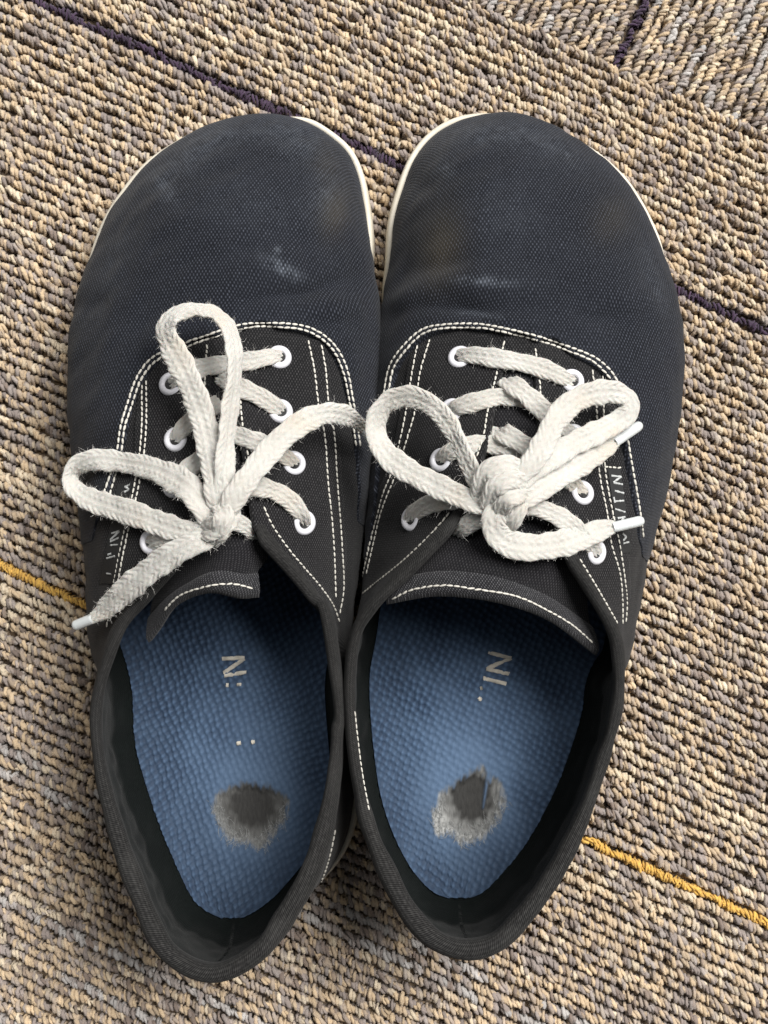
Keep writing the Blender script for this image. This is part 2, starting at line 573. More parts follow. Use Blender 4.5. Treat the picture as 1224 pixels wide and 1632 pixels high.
    def edge(self, pts, ends=None):
        """traced pixels -> theta samples and s(theta) as an interpolator over an increasing theta range"""
        q = []
        for x, y in pts:
            r = self.param(x, y)
            if r is not None:
                q.append(r)
        th = np.unwrap(np.array([a for a, _ in q]) * 2 * np.pi / NTH) * NTH / (2 * np.pi)
        s = np.array([b for _, b in q])
        if th[-1] < th[0]:
            th, s = th[::-1], s[::-1]
        keep = [0]
        for k in range(1, len(th)):
            if th[k] > th[keep[-1]] + 0.4:
                keep.append(k)
        th, s = th[keep], s[keep]
        n = int((th[-1] - th[0]) * 1.0) + 2
        x = np.linspace(th[0], th[-1], n)
        # monotone-ish smooth interpolation
        y = np.interp(x, th, s)
        for _ in range(10):
            y[1:-1] = 0.25 * y[:-2] + 0.5 * y[1:-1] + 0.25 * y[2:]
        return x, y


class Caster:
    """nearest hit among a list of meshes along camera rays through photograph pixels"""

    def __init__(self):
        self.t = []

    def add(self, V, F):
        self.t.append(BVHTree.FromPolygons(np.asarray(V).tolist(), np.asarray(F).tolist()))

    def hit(self, x, y):
        d = unproj(x, y, -0.05) - CAM
        d = Vector(d / np.linalg.norm(d))
        best = None
        for b in self.t:
            h = b.ray_cast(Vector(CAM), d)
            if h[0] is not None and (best is None or h[3] < best[2]):
                n = np.array(h[1])
                if n @ np.array(d) > 0:
                    n = -n
                best = (np.array(h[0]), n, h[3])
        return best


def smooth_px(pts, n=None):
    p = np.array(pts, float)
    return catmull(p, n or max(20, len(p) * 12))


def capsule(L, r, nr=4, ns=6):
    """unit capsule along x centred at origin, flattened a little"""
    V = []
    for k in range(nr + 1):
        t = k / nr
        x = -L / 2 + L * t
        rr = r * (math.sin(math.pi * (0.12 + 0.76 * t)) ** 0.6)
        for j in range(ns):
            a = 2 * math.pi * j / ns
            V.append((x, rr * math.cos(a), 0.8 * rr * math.sin(a)))
    F = grid_faces(nr + 1, ns, False, True)
    return np.array(V), F


def stitch_run(cast, px_pts, pitch=0.0019, length=0.00155, rad=0.00034, lift=0.00012, skip=0.0):
    """little thread capsules laid on whatever surface lies under a traced seam"""
    P, N = [], []
    for x, y in smooth_px(px_pts, 30 * max(2, len(px_pts))):
        h = cast.hit(x, y)
        if h is None:
            continue
        if P and np.linalg.norm(h[0] - P[-1]) > 0.006:
            continue
        P.append(h[0]); N.append(h[1])
    if len(P) < 3:
        return None
    Q = resample(np.hstack([np.array(P), np.array(N)]), pitch)
    c, f = capsule(length, rad)
    V, F = [], []
    for i in range(len(Q) - 1):
        if random.random() < skip:
            continue
        p = 0.5 * (Q[i, :3] + Q[i + 1, :3])
        t = norm(Q[i + 1, :3] - Q[i, :3])
        n = norm(Q[i, 3:])
        b = norm(np.cross(n, t))
        ang = random.uniform(-0.16, 0.16) + 0.08
        t2 = t * math.cos(ang) + b * math.sin(ang)
        b2 = norm(np.cross(n, t2))
        sl = random.uniform(0.85, 1.08)
        F.append(f + len(V) * len(c))
        V.append(p + n * lift + (c[:, :1] * sl) * t2 + c[:, 1:2] * b2 + c[:, 2:] * n)
    return np.vstack(V), np.vstack(F)


def stitching(cast, runs, parent, org, name='stitching', mat=None, **kw):
    VV, FF, off = [], [], 0
    for r in runs:
        q = stitch_run(cast, r, **kw)
        if q is None:
            continue
        VV.append(q[0]); FF.append(q[1] + off)
        off += len(q[0])
    if VV:
        o = mesh_obj(name, np.vstack(VV), np.vstack(FF), mat or M['thread'], parent, org)
        o['kind'] = 'stuff'
        return o


def tube(path, rad, ns=10, flat=None, caps=True):
    """plain round tube, rad scalar or array"""
    P = np.asarray(path, float)
    n = len(P)
    t = norm(np.gradient(P, axis=0))
    up = np.array([0, 0, 1.0])
    s = norm(np.cross(t, up) + 1e-9)
    u = np.cross(s, t)
    rad = np.broadcast_to(np.asarray(rad, float), (n,))
    a = np.linspace(0, 2 * np.pi, ns, endpoint=False)
    V = (P[:, None] + rad[:, None, None] * (np.cos(a)[None, :, None] * s[:, None] + np.sin(a)[None, :, None] * u[:, None]))
    return V.reshape(-1, 3), grid_faces(n, ns, False, True)


def lace_ribbon(cast, pts, org_u=0.0):
    """pts: (x, y, h mm, half width mm, roll deg[, half thick mm]); h<30: above the surface, else absolute height"""
    C = []
    for p in pts:
        x, y, h = p[0], p[1], p[2]
        if h < 30:
            q = cast.hit(x, y)
            z = (q[0][2] if q is not None else 0.03) + h / 1000
        else:
            z = h / 1000
        C.append([*unproj(x, y, z), p[3] * 0.99 / 1000, R(p[4]), (p[5] if len(p) > 5 else 0.80) / 1000])
    C = catmull(np.array(C), 40 * len(C))
    Q = resample(C, 0.00036)
    n = len(Q)
    ll = np.arange(n) * 0.00036
    ph0 = rng.uniform(0, 6.28, 4)
    Q[:, 3] *= 1 + 0.05 * np.sin(ll * 420 + ph0[0]) + 0.04 * np.sin(ll * 1100 + ph0[1])
    Q[:, 4] += R(5) * np.sin(ll * 300 + ph0[2]) + R(3) * np.sin(ll * 800 + ph0[3])
    P = Q[:, :3]
    k = np.ones(9) / 9
    t = np.gradient(P, axis=0)
    ts = np.stack([np.convolve(np.pad(t[:, j], 4, 'edge'), k, 'valid') for j in range(3)], 1)
    ts = norm(ts)
    s = norm(np.cross(ts, np.array([0, 0, 1.0])) + 1e-9)
    u = norm(np.cross(s, ts))
    ro = Q[:, 4:5]
    s, u = s * np.cos(ro) + u * np.sin(ro), -s * np.sin(ro) + u * np.cos(ro)
    hw, th = Q[:, 3], Q[:, 5]
    K = 52
    a = np.linspace(0, 2 * np.pi, K, endpoint=False)
    cx = np.sign(np.cos(a)) * np.abs(np.cos(a)) ** 0.75
    cy = np.sign(np.sin(a)) * np.abs(np.sin(a)) ** 0.7
    L = np.arange(n) * 0.00036 + org_u
    vv = cx[None, :] * np.ones((n, 1))
    nc = 4
    c = np.clip(np.floor((vv + 1) * nc / 2), 0, nc - 1)
    lv = np.clip((vv + 1) * nc / 2 - c, 0, 1)
    sg = np.where(c % 2 == 0, 1.0, -1.0)
    side = np.where(np.sin(a) >= 0, 0.0, 0.5)[None, :]
    ph = L[:, None] / 0.0025 + sg * (lv - 0.5) * 1.25 + side + np.where(c > 1, 0.3, 0)
    wob = 1 + 0.25 * np.sin(L * 700)[:, None]
    bump = np.abs(np.sin(np.pi * ph)) ** 0.55 * (0.35 + 0.65 * np.sin(np.pi * lv) ** 0.6)
    groove = -0.5 * np.exp(-(vv / 0.16) ** 2) * (np.abs(np.sin(a))[None, :] > 0.3)
    amp = 0.00052 * wob
    X = hw[:, None] * cx[None, :] * (1 + 0.02 * np.sin(L * 900 + 1.3)[:, None]) * (1 + 0.035 * (bump - 0.5) * (np.abs(cx) > 0.85)[None, :])
    Y = th[:, None] * cy[None, :] + np.sign(cy)[None, :] * amp * (bump - 0.5 + groove) * np.minimum(1, np.abs(np.sin(a)) * 2)[None, :]
    V = P[:, None] + X[..., None] * s[:, None] + Y[..., None] * u[:, None]
    V = V + 0.00003 * rng.normal(size=V.shape)
    nrm = norm(cx[None, :, None] * (0.35) * s[:, None] + cy[None, :, None] * u[:, None])
    uv = np.stack([np.repeat(L[:, None], K, 1), vv * 0.004], -1)
    F = grid_faces(n, K, False, True)
    return V.reshape(-1, 3), F, uv.reshape(-1, 2), nrm.reshape(-1, 3)


def strokes_mesh(cast, strokes, width, lift=0.00025, jag=0.0):
    """flat lettering: each stroke two pixels ends, laid on the surface"""
    VV, FF = [], []
    for (x0, y0, x1, y1) in strokes:
        pts = []
        for t in np.linspace(0, 1, 9):
            h = cast.hit(x0 + (x1 - x0) * t, y0 + (y1 - y0) * t)
            if h is not None:
                pts.append(np.hstack([h[0], h[1]]))
        if len(pts) < 2:
            continue
        P = np.array(pts)
        t = norm(np.gradient(P[:, :3], axis=0))
        b = norm(np.cross(P[:, 3:], t))
        wv = width / 2 * (1 + jag * rng.normal(size=len(P)))
        n = P[:, 3:]
        for dn in (0,):
            prof = np.stack([P[:, :3] + n * (lift - 0.0003) - b * wv[:, None], P[:, :3] + n * lift - b * wv[:, None] * 0.75,
                             P[:, :3] + n * lift + b * wv[:, None] * 0.75, P[:, :3] + n * (lift - 0.0003) + b * wv[:, None]], 1)
        off = sum(len(v) for v in VV)
        VV.append(prof.reshape(-1, 3))
        FF.append(grid_faces(len(P), 4) + off)
    return np.vstack(VV), np.vstack(FF)


def gauss(px, x, y, rx, ry, rot=0):
    d = px - np.array([x, y])
    c, s = math.cos(rot), math.sin(rot)
    a = (d[..., 0] * c + d[..., 1] * s) / rx
    b = (-d[..., 0] * s + d[..., 1] * c) / ry
    return np.exp(-(a * a + b * b))


def poly_sd(px, poly):
    """signed distance in pixels (positive inside) of points to a closed polygon"""
    P = np.array(poly, float)
    Q = np.roll(P, -1, 0)
    x, y = px[..., 0], px[..., 1]
    ins = np.zeros(x.shape, bool)
    dm = np.full(x.shape, 1e9)
    for (x0, y0), (x1, y1) in zip(P, Q):
        cond = ((y0 > y) != (y1 > y))
        with np.errstate(divide='ignore', invalid='ignore'):
            xi = (x1 - x0) * (y - y0) / ((y1 - y0) if y1 != y0 else 1e-9) + x0
        ins ^= cond & (x < xi)
        dx, dy = x1 - x0, y1 - y0
        t = np.clip(((x - x0) * dx + (y - y0) * dy) / (dx * dx + dy * dy + 1e-9), 0, 1)
        dm = np.minimum(dm, np.hypot(x - x0 - t * dx, y - y0 - t * dy))
    return np.where(ins, dm, -dm)


def panel(S, th, s0, s1, ns, off, roll0=False, roll1=False, drop=0.0):
    """overlay strip between s0(theta) and s1(theta) lifted by off; ends rolled down to close the edge"""
    q = np.linspace(0, 1, ns)
    s = s0[:, None] + (s1 - s0)[:, None] * q[None]
    P, N, UV = S.at(np.repeat(th[:, None], ns, 1), s)
    lift = np.full((len(th), ns), off)
    if roll0 and roll1:
        k = np.arange(len(th))
        lift = lift * np.clip(np.minimum(k, k[::-1]) / 9.0, 0.12, 1)[:, None]
    if not roll0:
        k = np.arange(len(th))
        lift = lift * np.clip(0.15 + s / 0.3, 0.15, 1) * np.clip(0.12 + np.minimum(k, k[::-1]) / 40.0, 0.12, 1)[:, None]
    V = P + N * lift[..., None]
    blocks, uvs = [V], [UV]
    if roll1:   # close the edge at s1: bulge then down
        ed = V[:, -1:] - V[:, -2:-1]
        ed = norm(ed)
        n = N[:, -1:]
        blocks += [V[:, -1:] + ed * 0.0003 - n * 0.00025, V[:, -1:] + ed * 0.0003 - n * (off + drop), ]
        uvs += [UV[:, -1:] + np.array([0.0003, 0.0004]), UV[:, -1:] + np.array([0.0009, 0.0021])]
    if roll0:
        ed = norm(V[:, :1] - V[:, 1:2])
        n = N[:, :1]
        blocks = [V[:, :1] + ed * 0.0003 - n * (off + drop), V[:, :1] + ed * 0.0003 - n * 0.00025] + blocks
        uvs = [UV[:, :1] + np.array([0.0009, 0.0012]), UV[:, :1] + np.array([0.0003, 0.0004])] + uvs
    V = np.concatenate(blocks, 1)
    UV = np.concatenate(uvs, 1)
    return V.reshape(-1, 3), grid_faces(V.shape[0], V.shape[1]), UV.reshape(-1, 2), V.shape


def loft(rows, nu, nv):
    """rows: list of lists of (x,y,z mm) pixels; bicubic surface"""
    C = np.array([[unproj(x, y, z / 1000) for x, y, z in r] for r in rows])
    A = np.stack([catmull(C[i], nu) for i in range(len(C))], 0)
    B = np.stack([catmull(A[:, j], nv) for j in range(nu)], 1)
    return B          # nv, nu, 3


# ------------------------------------------------------------------ the shoe
def build_shoe(d):
    S = Surf(d['ribs'], d['creases'])
    base = np.array([S.B[:, 0].mean(), S.B[:, 1].mean(), 0.0])
    root = bpy.data.objects.new('canvas_sneaker', None)
    sc.collection.objects.link(root)
    root.location = base
    root['label'] = d['label']
    root['category'] = 'shoe'
    root['group'] = 'pair of black canvas sneakers'
    O = base
    cast = Caster()

    # outsole: rubber slab with a sidewall
    prof = [(-0.006, -0.0010), (-0.0012, -0.0012), (0.0002, 0.0004), (0.0005, 0.004), (0.0, 0.0095), (-0.0004, 0.0108),
            (-0.0011, 0.0113), (-0.0022, 0.0110), (-0.0030, 0.0085)]
    V = np.stack([np.column_stack([S.S + S.nB * a, np.full(NTH, z)]) for a, z in prof], 1)
    F = grid_faces(NTH, len(prof), True)
    bot = np.arange(NTH) * len(prof)
    out = mesh_obj('outsole', V.reshape(-1, 3), F, M['rubber'], root, O)
    # sole bottom as a fan of quads between paired rim points
    h = NTH // 2
    bf = [[bot[i], bot[i + 1], bot[NTH - 2 - i], bot[NTH - 1 - i]] for i in range(h - 1)]
    mesh_obj('tread', V.reshape(-1, 3)[bot], np.array(bf) // len(prof), M['rubber'], root, O, smooth=False)

    # quarter (the whole body under the overlays)
    px = project(S.G)
    fade = np.zeros((NTH, NS))
    q = S.G.reshape(-1, 3)
    mesh_obj('quarter', q, grid_faces(NTH, NS, True), M['canvas_side'], root, O, uv=S.UV.reshape(-1, 2))
    quarter = bpy.context.scene.objects[-1] if False else [o for o in root.children if o.name.startswith('quarter')][0]
    cast.add(q, grid_faces(NTH, NS, True))

    # eyestay overlays
    eye_parts = []
    for pts in d['eyestay_edges']:
        th, s0 = S.edge(pts)
        V, F, UV, _ = panel(S, th, s0, np.ones_like(s0), 40, 0.0006, roll0=True, roll1=True, drop=0.0009)
        o = mesh_obj('eyestay', V, F, M['canvas_side'], root, O, uv=UV)
        cast.add(V, F)
        eye_parts.append(o)

    # vamp on top
    th, s1 = S.edge(d['vamp_edge'])
    s1[:3] *= np.array([0.1, 0.5, 0.85]); s1[-3:] *= np.array([0.85, 0.5, 0.1])
    V, F, UV, shp = panel(S, th, np.zeros_like(s1), s1, 90, 0.0021, roll1=True, drop=0.0002)
    pv = project(V)
    wear = np.zeros(len(V)); brown = np.zeros(len(V))
    for x, y, rx, ry, ro, am in d['dust']:
        wear += am * gauss(pv, x, y, rx, ry, ro)
    for x, y, rx, ry, ro, am in d['stain']:
        brown += am * gauss(pv, x, y, rx, ry, ro)
    sfrac = np.repeat(np.linspace(0, 1, shp[1])[None], shp[0], 0).ravel()
    tt = np.repeat(np.linspace(0, 1, shp[0])[:, None], shp[1], 1).ravel()
    fade = np.clip(1 - sfrac * 3.4, 0, 1) * 0.52 + 0.03
    fade *= 0.75 + 0.4 * vnoise(V, 0.02, 9)
    vamp = mesh_obj('vamp', V, F, M['canvas'], root, O, uv=UV,
                    attrs=dict(wear=np.clip(wear, 0, 1), brown=np.clip(brown, 0, 1), fade=np.clip(fade, 0, 1)))
    cast.add(V, F)

    # collar binding: flat tape folded over the top edge
    i0, i1 = d['corner_l'], d['corner_r']          # rib pixel of the two front corners
    def th_of(pt):
        p = unproj(pt[0], pt[1], pt[2] / 1000)
        return int(np.argmin(np.linalg.norm(S.T - p, axis=1)))
    ta, tb = th_of(i1), th_of(i0)
    idx = np.arange(ta, tb + NTH + 1) if tb < ta else np.arange(ta, tb + 1)
    idx = idx % NTH
    Tp = S.G[idx, -1]
    tang = norm(S.G[idx, -5] - S.G[idx, -1])
    nn = S.N[idx, -2]
    for _ in range(12):
        tang[1:-1] = norm(tang[:-2] + 2 * tang[1:-1] + tang[2:])
        nn[1:-1] = norm(nn[:-2] + 2 * nn[1:-1] + nn[2:])
    nn = norm(nn - tang * np.sum(nn * tang, 1, keepdims=True))
    K = 20
    a = np.linspace(0, 2 * np.pi, K, endpoint=False)
    tap = np.clip(np.minimum(np.arange(len(idx)), np.arange(len(idx))[::-1]) / 10.0, 0.25, 1) ** 0.5
    ca = np.sign(np.cos(a)) * np.abs(np.cos(a)) ** 0.8
    sa = np.sign(np.sin(a)) * np.abs(np.sin(a)) ** 0.8
    L = np.concatenate([[0], np.cumsum(np.linalg.norm(np.diff(Tp, axis=0), axis=1))])
    yh = unproj(612., np.array([1180., 1420.]), np.array([0.055, 0.055]))[:, 1]
    hk = np.clip((yh[0] - Tp[:, 1]) / (yh[0] - yh[1]), 0, 1)
    hk = hk * hk * (3 - 2 * hk)
    ha = 0.0038 + 0.0008 * hk + 0.00025 * vnoise(Tp, 0.02, 5)
    hb = 0.0019 + 0.0011 * hk + 0.0002 * vnoise(Tp, 0.008, 6)
    V = (Tp + tang * 0.0016 + nn * 0.0002)[:, None] + (tap * ha)[:, None, None] * ca[None, :, None] * tang[:, None] \
        + (tap * hb)[:, None, None] * sa[None, :, None] * nn[:, None]
    UV = np.stack([np.repeat(L[:, None], K, 1), np.repeat((a * 0.0025)[None], len(L), 0)], -1)
    F = grid_faces(len(L), K, False, True)
    binding = mesh_obj('collar_binding', V.reshape(-1, 3), F, M['binding'], root, O, uv=UV.reshape(-1, 2))
    cast.add(V.reshape(-1, 3), F)

    # lining: inside wall from the top line down to the insole edge
    inset = 0.0075
    E = S.B[:, :2] - S.nB * inset
    for _ in range(20):
        E = 0.25 * np.roll(E, 1, 0) + 0.5 * E + 0.25 * np.roll(E, -1, 0)
    Lw = []
    for s_ in np.linspace(1.0, 0.32, 22):
        p, n, _ = S.at(np.arange(NTH), np.full(NTH, s_))
        Lw.append(p - n * 0.0016)
    Lw = np.stack(Lw, 1)
    bott = np.column_stack([E, np.full(NTH, 0.0148)])
    q = np.linspace(0, 1, 14)[1:]
    low = Lw[:, -1:]
    ext = low + (bott[:, None] - low) * q[None, :, None]
    ext[..., 2] = low[..., 2] + (bott[:, None, 2] - low[..., 2]) * np.sin(q * np.pi / 2)[None]
    Lw = np.concatenate([Lw, ext], 1)
    wob = 0.0007 * vnoise(Lw, 0.011, 11) + 0.0004 * vnoise(Lw, 0.005, 12)
    env = np.sin(np.linspace(0, np.pi, Lw.shape[1]))
    Lw = Lw - np.concatenate([S.nB, np.zeros((NTH, 1))], 1)[:, None] * (np.abs(wob) * env[None])[..., None]
    lu = np.repeat(np.concatenate([[0], np.cumsum(np.linalg.norm(np.diff(S.B, axis=0), axis=1))])[:, None], Lw.shape[1], 1)
    lv = np.concatenate([np.zeros((NTH, 1)), np.cumsum(np.linalg.norm(np.diff(Lw, axis=1), axis=-1), 1)], 1)
    lining = mesh_obj('lining', Lw.reshape(-1, 3), grid_faces(NTH, Lw.shape[1], True), M['lining'], root, O,
                      uv=np.stack([lu, lv], -1).reshape(-1, 2))

    # insole: dense sheet so the moulded relief is real
    y0, y1 = E[:, 1].min() + 0.0004, E[:, 1].max() - 0.0004
    ysplit = unproj(612, 840, 0.012)[1]
    rows = np.concatenate([np.arange(y0, ysplit, 0.00048), np.linspace(ysplit, y1, 60)])
    nc = 170
    xs = np.zeros((len(rows), 2))
    for k, y in enumerate(rows):
        a_, b_ = E, np.roll(E, -1, 0)
        m = (a_[:, 1] > y) != (b_[:, 1] > y)
        xi = a_[m, 0] + (b_[m, 0] - a_[m, 0]) * (y - a_[m, 1]) / (b_[m, 1] - a_[m, 1])
        xs[k] = xi.min() - 0.0006, xi.max() + 0.0006
    u = np.linspace(0, 1, nc)
    X = xs[:, :1] + (xs[:, 1:] - xs[:, :1]) * u[None]
    Y = np.repeat(rows[:, None], nc, 1)
    wd = xs[:, 1:] - xs[:, :1]
    edge = np.minimum(u[None] * wd, (1 - u[None]) * wd)
    edge = np.minimum(edge, (Y - y0) * 1.2 + 0.0005)
    cup = np.exp(-edge / 0.006)
    Z = 0.0112 + 0.0045 * cup
    pxy = project(np.stack([X, Y, Z], -1))
    hx, hy = d['hole_c']
    centre = gauss(pxy, hx, hy - 60, 95, 190)
    flat = np.clip(gauss(pxy, hx, hy, 80, 85) * 1.1 + 0.55 * centre + 0.12 * vnoise(pxy, 30, 24), 0, 1)
    uu = X + 0.0006 * vnoise(np.stack([X, Y], -1), 0.02, 21)
    vv_ = Y + 0.0006 * vnoise(np.stack([X, Y], -1), 0.02, 22)
    ro = R(18) * d['sgn']
    ur, vr = uu * math.cos(ro) - vv_ * math.sin(ro), uu * math.sin(ro) + vv_ * math.cos(ro)
    vr = vr + 0.00035 * np.sin(2 * np.pi * ur / 0.0055)
    pa = np.sin(2 * np.pi * ur / 0.0029 + 0.5 * np.sin(2 * np.pi * vr / 0.0036))
    pb = np.sin(2 * np.pi * vr / 0.0036)
    rel = np.clip((pa * pb + 0.3 + 0.12 * vnoise(np.stack([X, Y], -1), 0.0022, 23)) / 1.1, 0, 1)
    relief = rel * (1 - 0.7 * flat) + 0.35 * flat
    jag = 3.5 * vnoise(pxy * np.array([1, 0.5]), 7, 31) + 2.0 * vnoise(pxy * np.array([1, 0.35]), 2.5, 32)
    sd = poly_sd(pxy, d['hole']) + jag
    hole = np.clip(sd / 9.0 + 0.5, 0, 1) ** 1.3
    if d.get('slit') is not None:
        sl = poly_sd(pxy, d['slit'])
        hole = hole * np.clip(0.62 - sl / 4.0, 0.15, 1)
    cx, cy, rx, ry = d['hole_dark']
    pale = np.clip((np.hypot((pxy[..., 0] - cx) / rx, (pxy[..., 1] - cy) / ry) - 0.62) / 0.75 + 0.12 * vnoise(pxy, 8, 41), 0, 1) * d['pale']
    relief = relief * (1 - hole)
    Z = Z + 0.00095 * (relief - 0.4) * (1 - hole)
    Z = Z - 0.0011 * hole * np.clip(sd / 10, 0, 1)
    V = np.stack([X, Y, Z], -1)
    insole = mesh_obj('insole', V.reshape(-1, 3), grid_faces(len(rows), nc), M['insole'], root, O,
                      attrs=dict(tread=np.clip(1.25 * gauss(pxy, hx + d['sgn'] * -8, hy - 150, 150, 230) + 0.12 * vnoise(pxy, 40, 25), 0, 1).ravel() * d['painted_light'], relief=relief.ravel(), worn=flat.ravel(), hole=hole.ravel(), pale=pale.ravel()))  # tread mask: foot-worn centre, outer part carries painted shade
    # frayed threads around and inside the worn patch
    cand = np.argwhere((hole > 0.12) & (sd < 14) & (pale > 0.45 * d['pale']) & (pxy[..., 1] > hy - 15))
    cand = cand[rng.integers(0, len(cand), 800)]
    P0 = V[cand[:, 0], cand[:, 1]] + rng.normal(size=(len(cand), 3)) * 0.0002
    ang = rng.normal(size=len(cand)) * 0.7 + np.pi / 2
    dr = np.stack([np.cos(ang), np.sin(ang) * np.sign(rng.normal(size=len(cand))), rng.uniform(0.05, 0.5, len(cand))], 1)
    dr2 = norm(dr + 0.6 * rng.normal(size=dr.shape) - np.array([0, 0, 0.3]))
    ln = rng.gamma(2.5, 0.00032, len(cand))[:, None]
    wv = norm(np.cross(dr, np.array([0, 0, 1.0]))) * 0.00006
    P1, P2 = P0 + norm(dr) * ln, P0 + norm(dr) * ln + dr2 * ln
    HV = np.stack([P0 - wv, P0 + wv, P1 - wv, P1 + wv, P2 - wv * 0.4, P2 + wv * 0.4], 1)
    bb = np.arange(len(cand))[:, None] * 6
    HF = np.concatenate([bb + np.array([[0, 1, 3, 2]]), bb + np.array([[2, 3, 5, 4]])], 0)
    fr = mesh_obj('frayed_threads', HV.reshape(-1, 3), HF, M['fray'], insole, O)
    fr['kind'] = 'stuff'
    icast = Caster()
    icast.add(V.reshape(-1, 3), grid_faces(len(rows), nc))
    v, f = strokes_mesh(icast, d['print'], 0.00140, 0.00035, 0.1)
    mesh_obj('lettering', v, f, M['print'], insole, O)

    # tongue
    G = loft(d['tongue'], 90, 120)
    nv, nu, _ = G.shape
    pu = np.gradient(G, axis=1); pv_ = np.gradient(G, axis=0)
    tn = norm(np.cross(pu, pv_)); tn = tn * np.where(tn[..., 2:] < 0, -1, 1)
    G = G + tn * (0.0003 * vnoise(G, 0.009, 51))[..., None]
    lu = np.concatenate([np.zeros((nv, 1)), np.cumsum(np.linalg.norm(np.diff(G, axis=1), axis=-1), 1)], 1)
    lv = np.concatenate([np.zeros((1, nu)), np.cumsum(np.linalg.norm(np.diff(G, axis=0), axis=-1), 0)], 0)
    lu = lu - lu[:, nu // 2:nu // 2 + 1]
    Gb = G - tn * 0.0016
    # front face, rolled edge, back face
    ring = np.concatenate([G, (G[-1:] * 0.5 + Gb[-1:] * 0.5) + norm(G[-1:] - G[-2:-1]) * 0.0007, Gb[::-1]], 0)
    uvt = np.stack([lu, lv], -1)
    uvr = np.concatenate([uvt, uvt[-1:], uvt[::-1]], 0)
    tongue = mesh_obj('tongue', ring.reshape(-1, 3), grid_faces(ring.shape[0], nu), M['tongue'], root, O, uv=uvr.reshape(-1, 2))
    cast.add(ring.reshape(-1, 3), grid_faces(ring.shape[0], nu))
    # hem: folded band along the tongue's free end
    hem_rows = G[-13:]
    hn = tn[-13:]
    prof = np.sin(np.linspace(0, np.pi, 13)) ** 0.4
    H = hem_rows + hn * (0.0011 * prof + 0.0001)[:, None, None]
    H = np.concatenate([H, H[-1:] + norm(G[-1:] - G[-2:-1]) * 0.0011 - tn[-1:] * 0.0007,
                        H[-1:] + norm(G[-1:] - G[-2:-1]) * 0.0008 - tn[-1:] * 0.0019, Gb[-1:] - tn[-1:] * 0.0003, Gb[-8:-7]], 0)
    uh = np.concatenate([uvt[-13:], uvt[-1:], uvt[-1:], uvt[-1:], uvt[-8:-7]], 0)
    mesh_obj('hem', H.reshape(-1, 3), grid_faces(H.shape[0], nu), M['hem'], tongue, O, uv=uh.reshape(-1, 2))
    cast.add(H.reshape(-1, 3), grid_faces(H.shape[0], nu))

    # seams
    stitching(cast, d['st_vamp'], vamp, O, pitch=0.0021, length=0.00185, rad=0.00044)
    for o, runs in zip(eye_parts, d['st_eyestay']):
        stitching(cast, runs, o, O)
    stitching(cast, d['st_binding'], binding, O, rad=0.0003)
    stitching(cast, d['st_tongue'], tongue, O, pitch=0.0021, length=0.0020, rad=0.00034)
    if d.get('st_quarter'):
        stitching(cast, d['st_quarter'], quarter, O, rad=0.00042)

    # woven side label with lettering
    lb = d['label_quad']
    pts = [[0] * 5 for _ in range(12)]
    for i in range(12):
        for j in range(5):
            t, s_ = i / 11, j / 4
            x = (1 - t) * ((1 - s_) * lb[0][0] + s_ * lb[1][0]) + t * ((1 - s_) * lb[3][0] + s_ * lb[2][0])
            y = (1 - t) * ((1 - s_) * lb[0][1] + s_ * lb[1][1]) + t * ((1 - s_) * lb[3][1] + s_ * lb[2][1])
            hh = cast.hit(x, y)
            pts[i][j] = hh[0] + hh[1] * 0.00025
    Pl = np.array(pts)
    lab = mesh_obj('side_label', Pl.reshape(-1, 3), grid_faces(12, 5), M['label'], root, O)
    lc = Caster()
    lc.add(Pl.reshape(-1, 3), grid_faces(12, 5))
    v, f = strokes_mesh(lc, d['label_print'], 0.00062, 0.0002, 0.2)
    mesh_obj('lettering', v, f, M['label_letters'], lab, O)

    # eyelets
    pr = [(1.85, -0.9), (1.90, 0.3), (2.15, 0.80), (2.65, 1.02), (3.25, 0.92), (3.75, 0.50), (3.95, -0.2)]
    K = 32
    a = np.linspace(0, 2 * np.pi, K, endpoint=False)
    for (x, y) in d['eyelets']:
        hh = cast.hit(x, y)
        p, n = hh[0], norm(hh[1] + np.array([0, 0, 0.3]))
        e1 = norm(np.cross(n, np.array([0, 1, 0.0])))
        e2 = np.cross(n, e1)
        V = np.stack([p + n * z / 1000 + r_ / 1000 * (np.cos(a)[:, None] * e1 + np.sin(a)[:, None] * e2) for r_, z in pr], 1)
        eo = mesh_obj('eyelet', V.reshape(-1, 3), grid_faces(K, len(pr), True), M['eyelet'], root, O)
        V = np.stack([p + n * z / 1000 + r_ / 1000 * (np.cos(a)[:, None] * e1 + np.sin(a)[:, None] * e2) for r_, z in [(1.85, 0.12), (0.9, 0.05), (0.02, 0.05)]], 1)
        mesh_obj('eyelet_shade_disc', V.reshape(-1, 3), grid_faces(K, 3, True), M['hole'], eo, O)  # dark disc painted as the shade of an open hole

    # shoelace
    VV, FF, UU, NN, off = [], [], [], [], 0
    for k, pts in enumerate(d['laces']):
        V, F, UV, nr = lace_ribbon(cast, pts, k * 0.37)
        VV.append(V); FF.append(F + off); UU.append(UV); NN.append(nr)
        off += len(V)
    V, F, UV, nr = np.vstack(VV), np.vstack(FF), np.vstack(UU), np.vstack(NN)
    lc = mesh_obj('shoelace', V, F, M['lace'], root, O, uv=UV)
    # loose fibres
    nh = 10000
    pick = rng.integers(0, len(V), nh)
    P0, D0 = V[pick], nr[pick]
    d1 = norm(D0 + 0.9 * rng.normal(size=D0.shape))
    d2 = norm(d1 + 1.0 * rng.normal(size=D0.shape))
    ln = rng.gamma(2.0, 0.00026, nh)[:, None]
    wv = norm(np.cross(d1, rng.normal(size=D0.shape))) * 0.000022
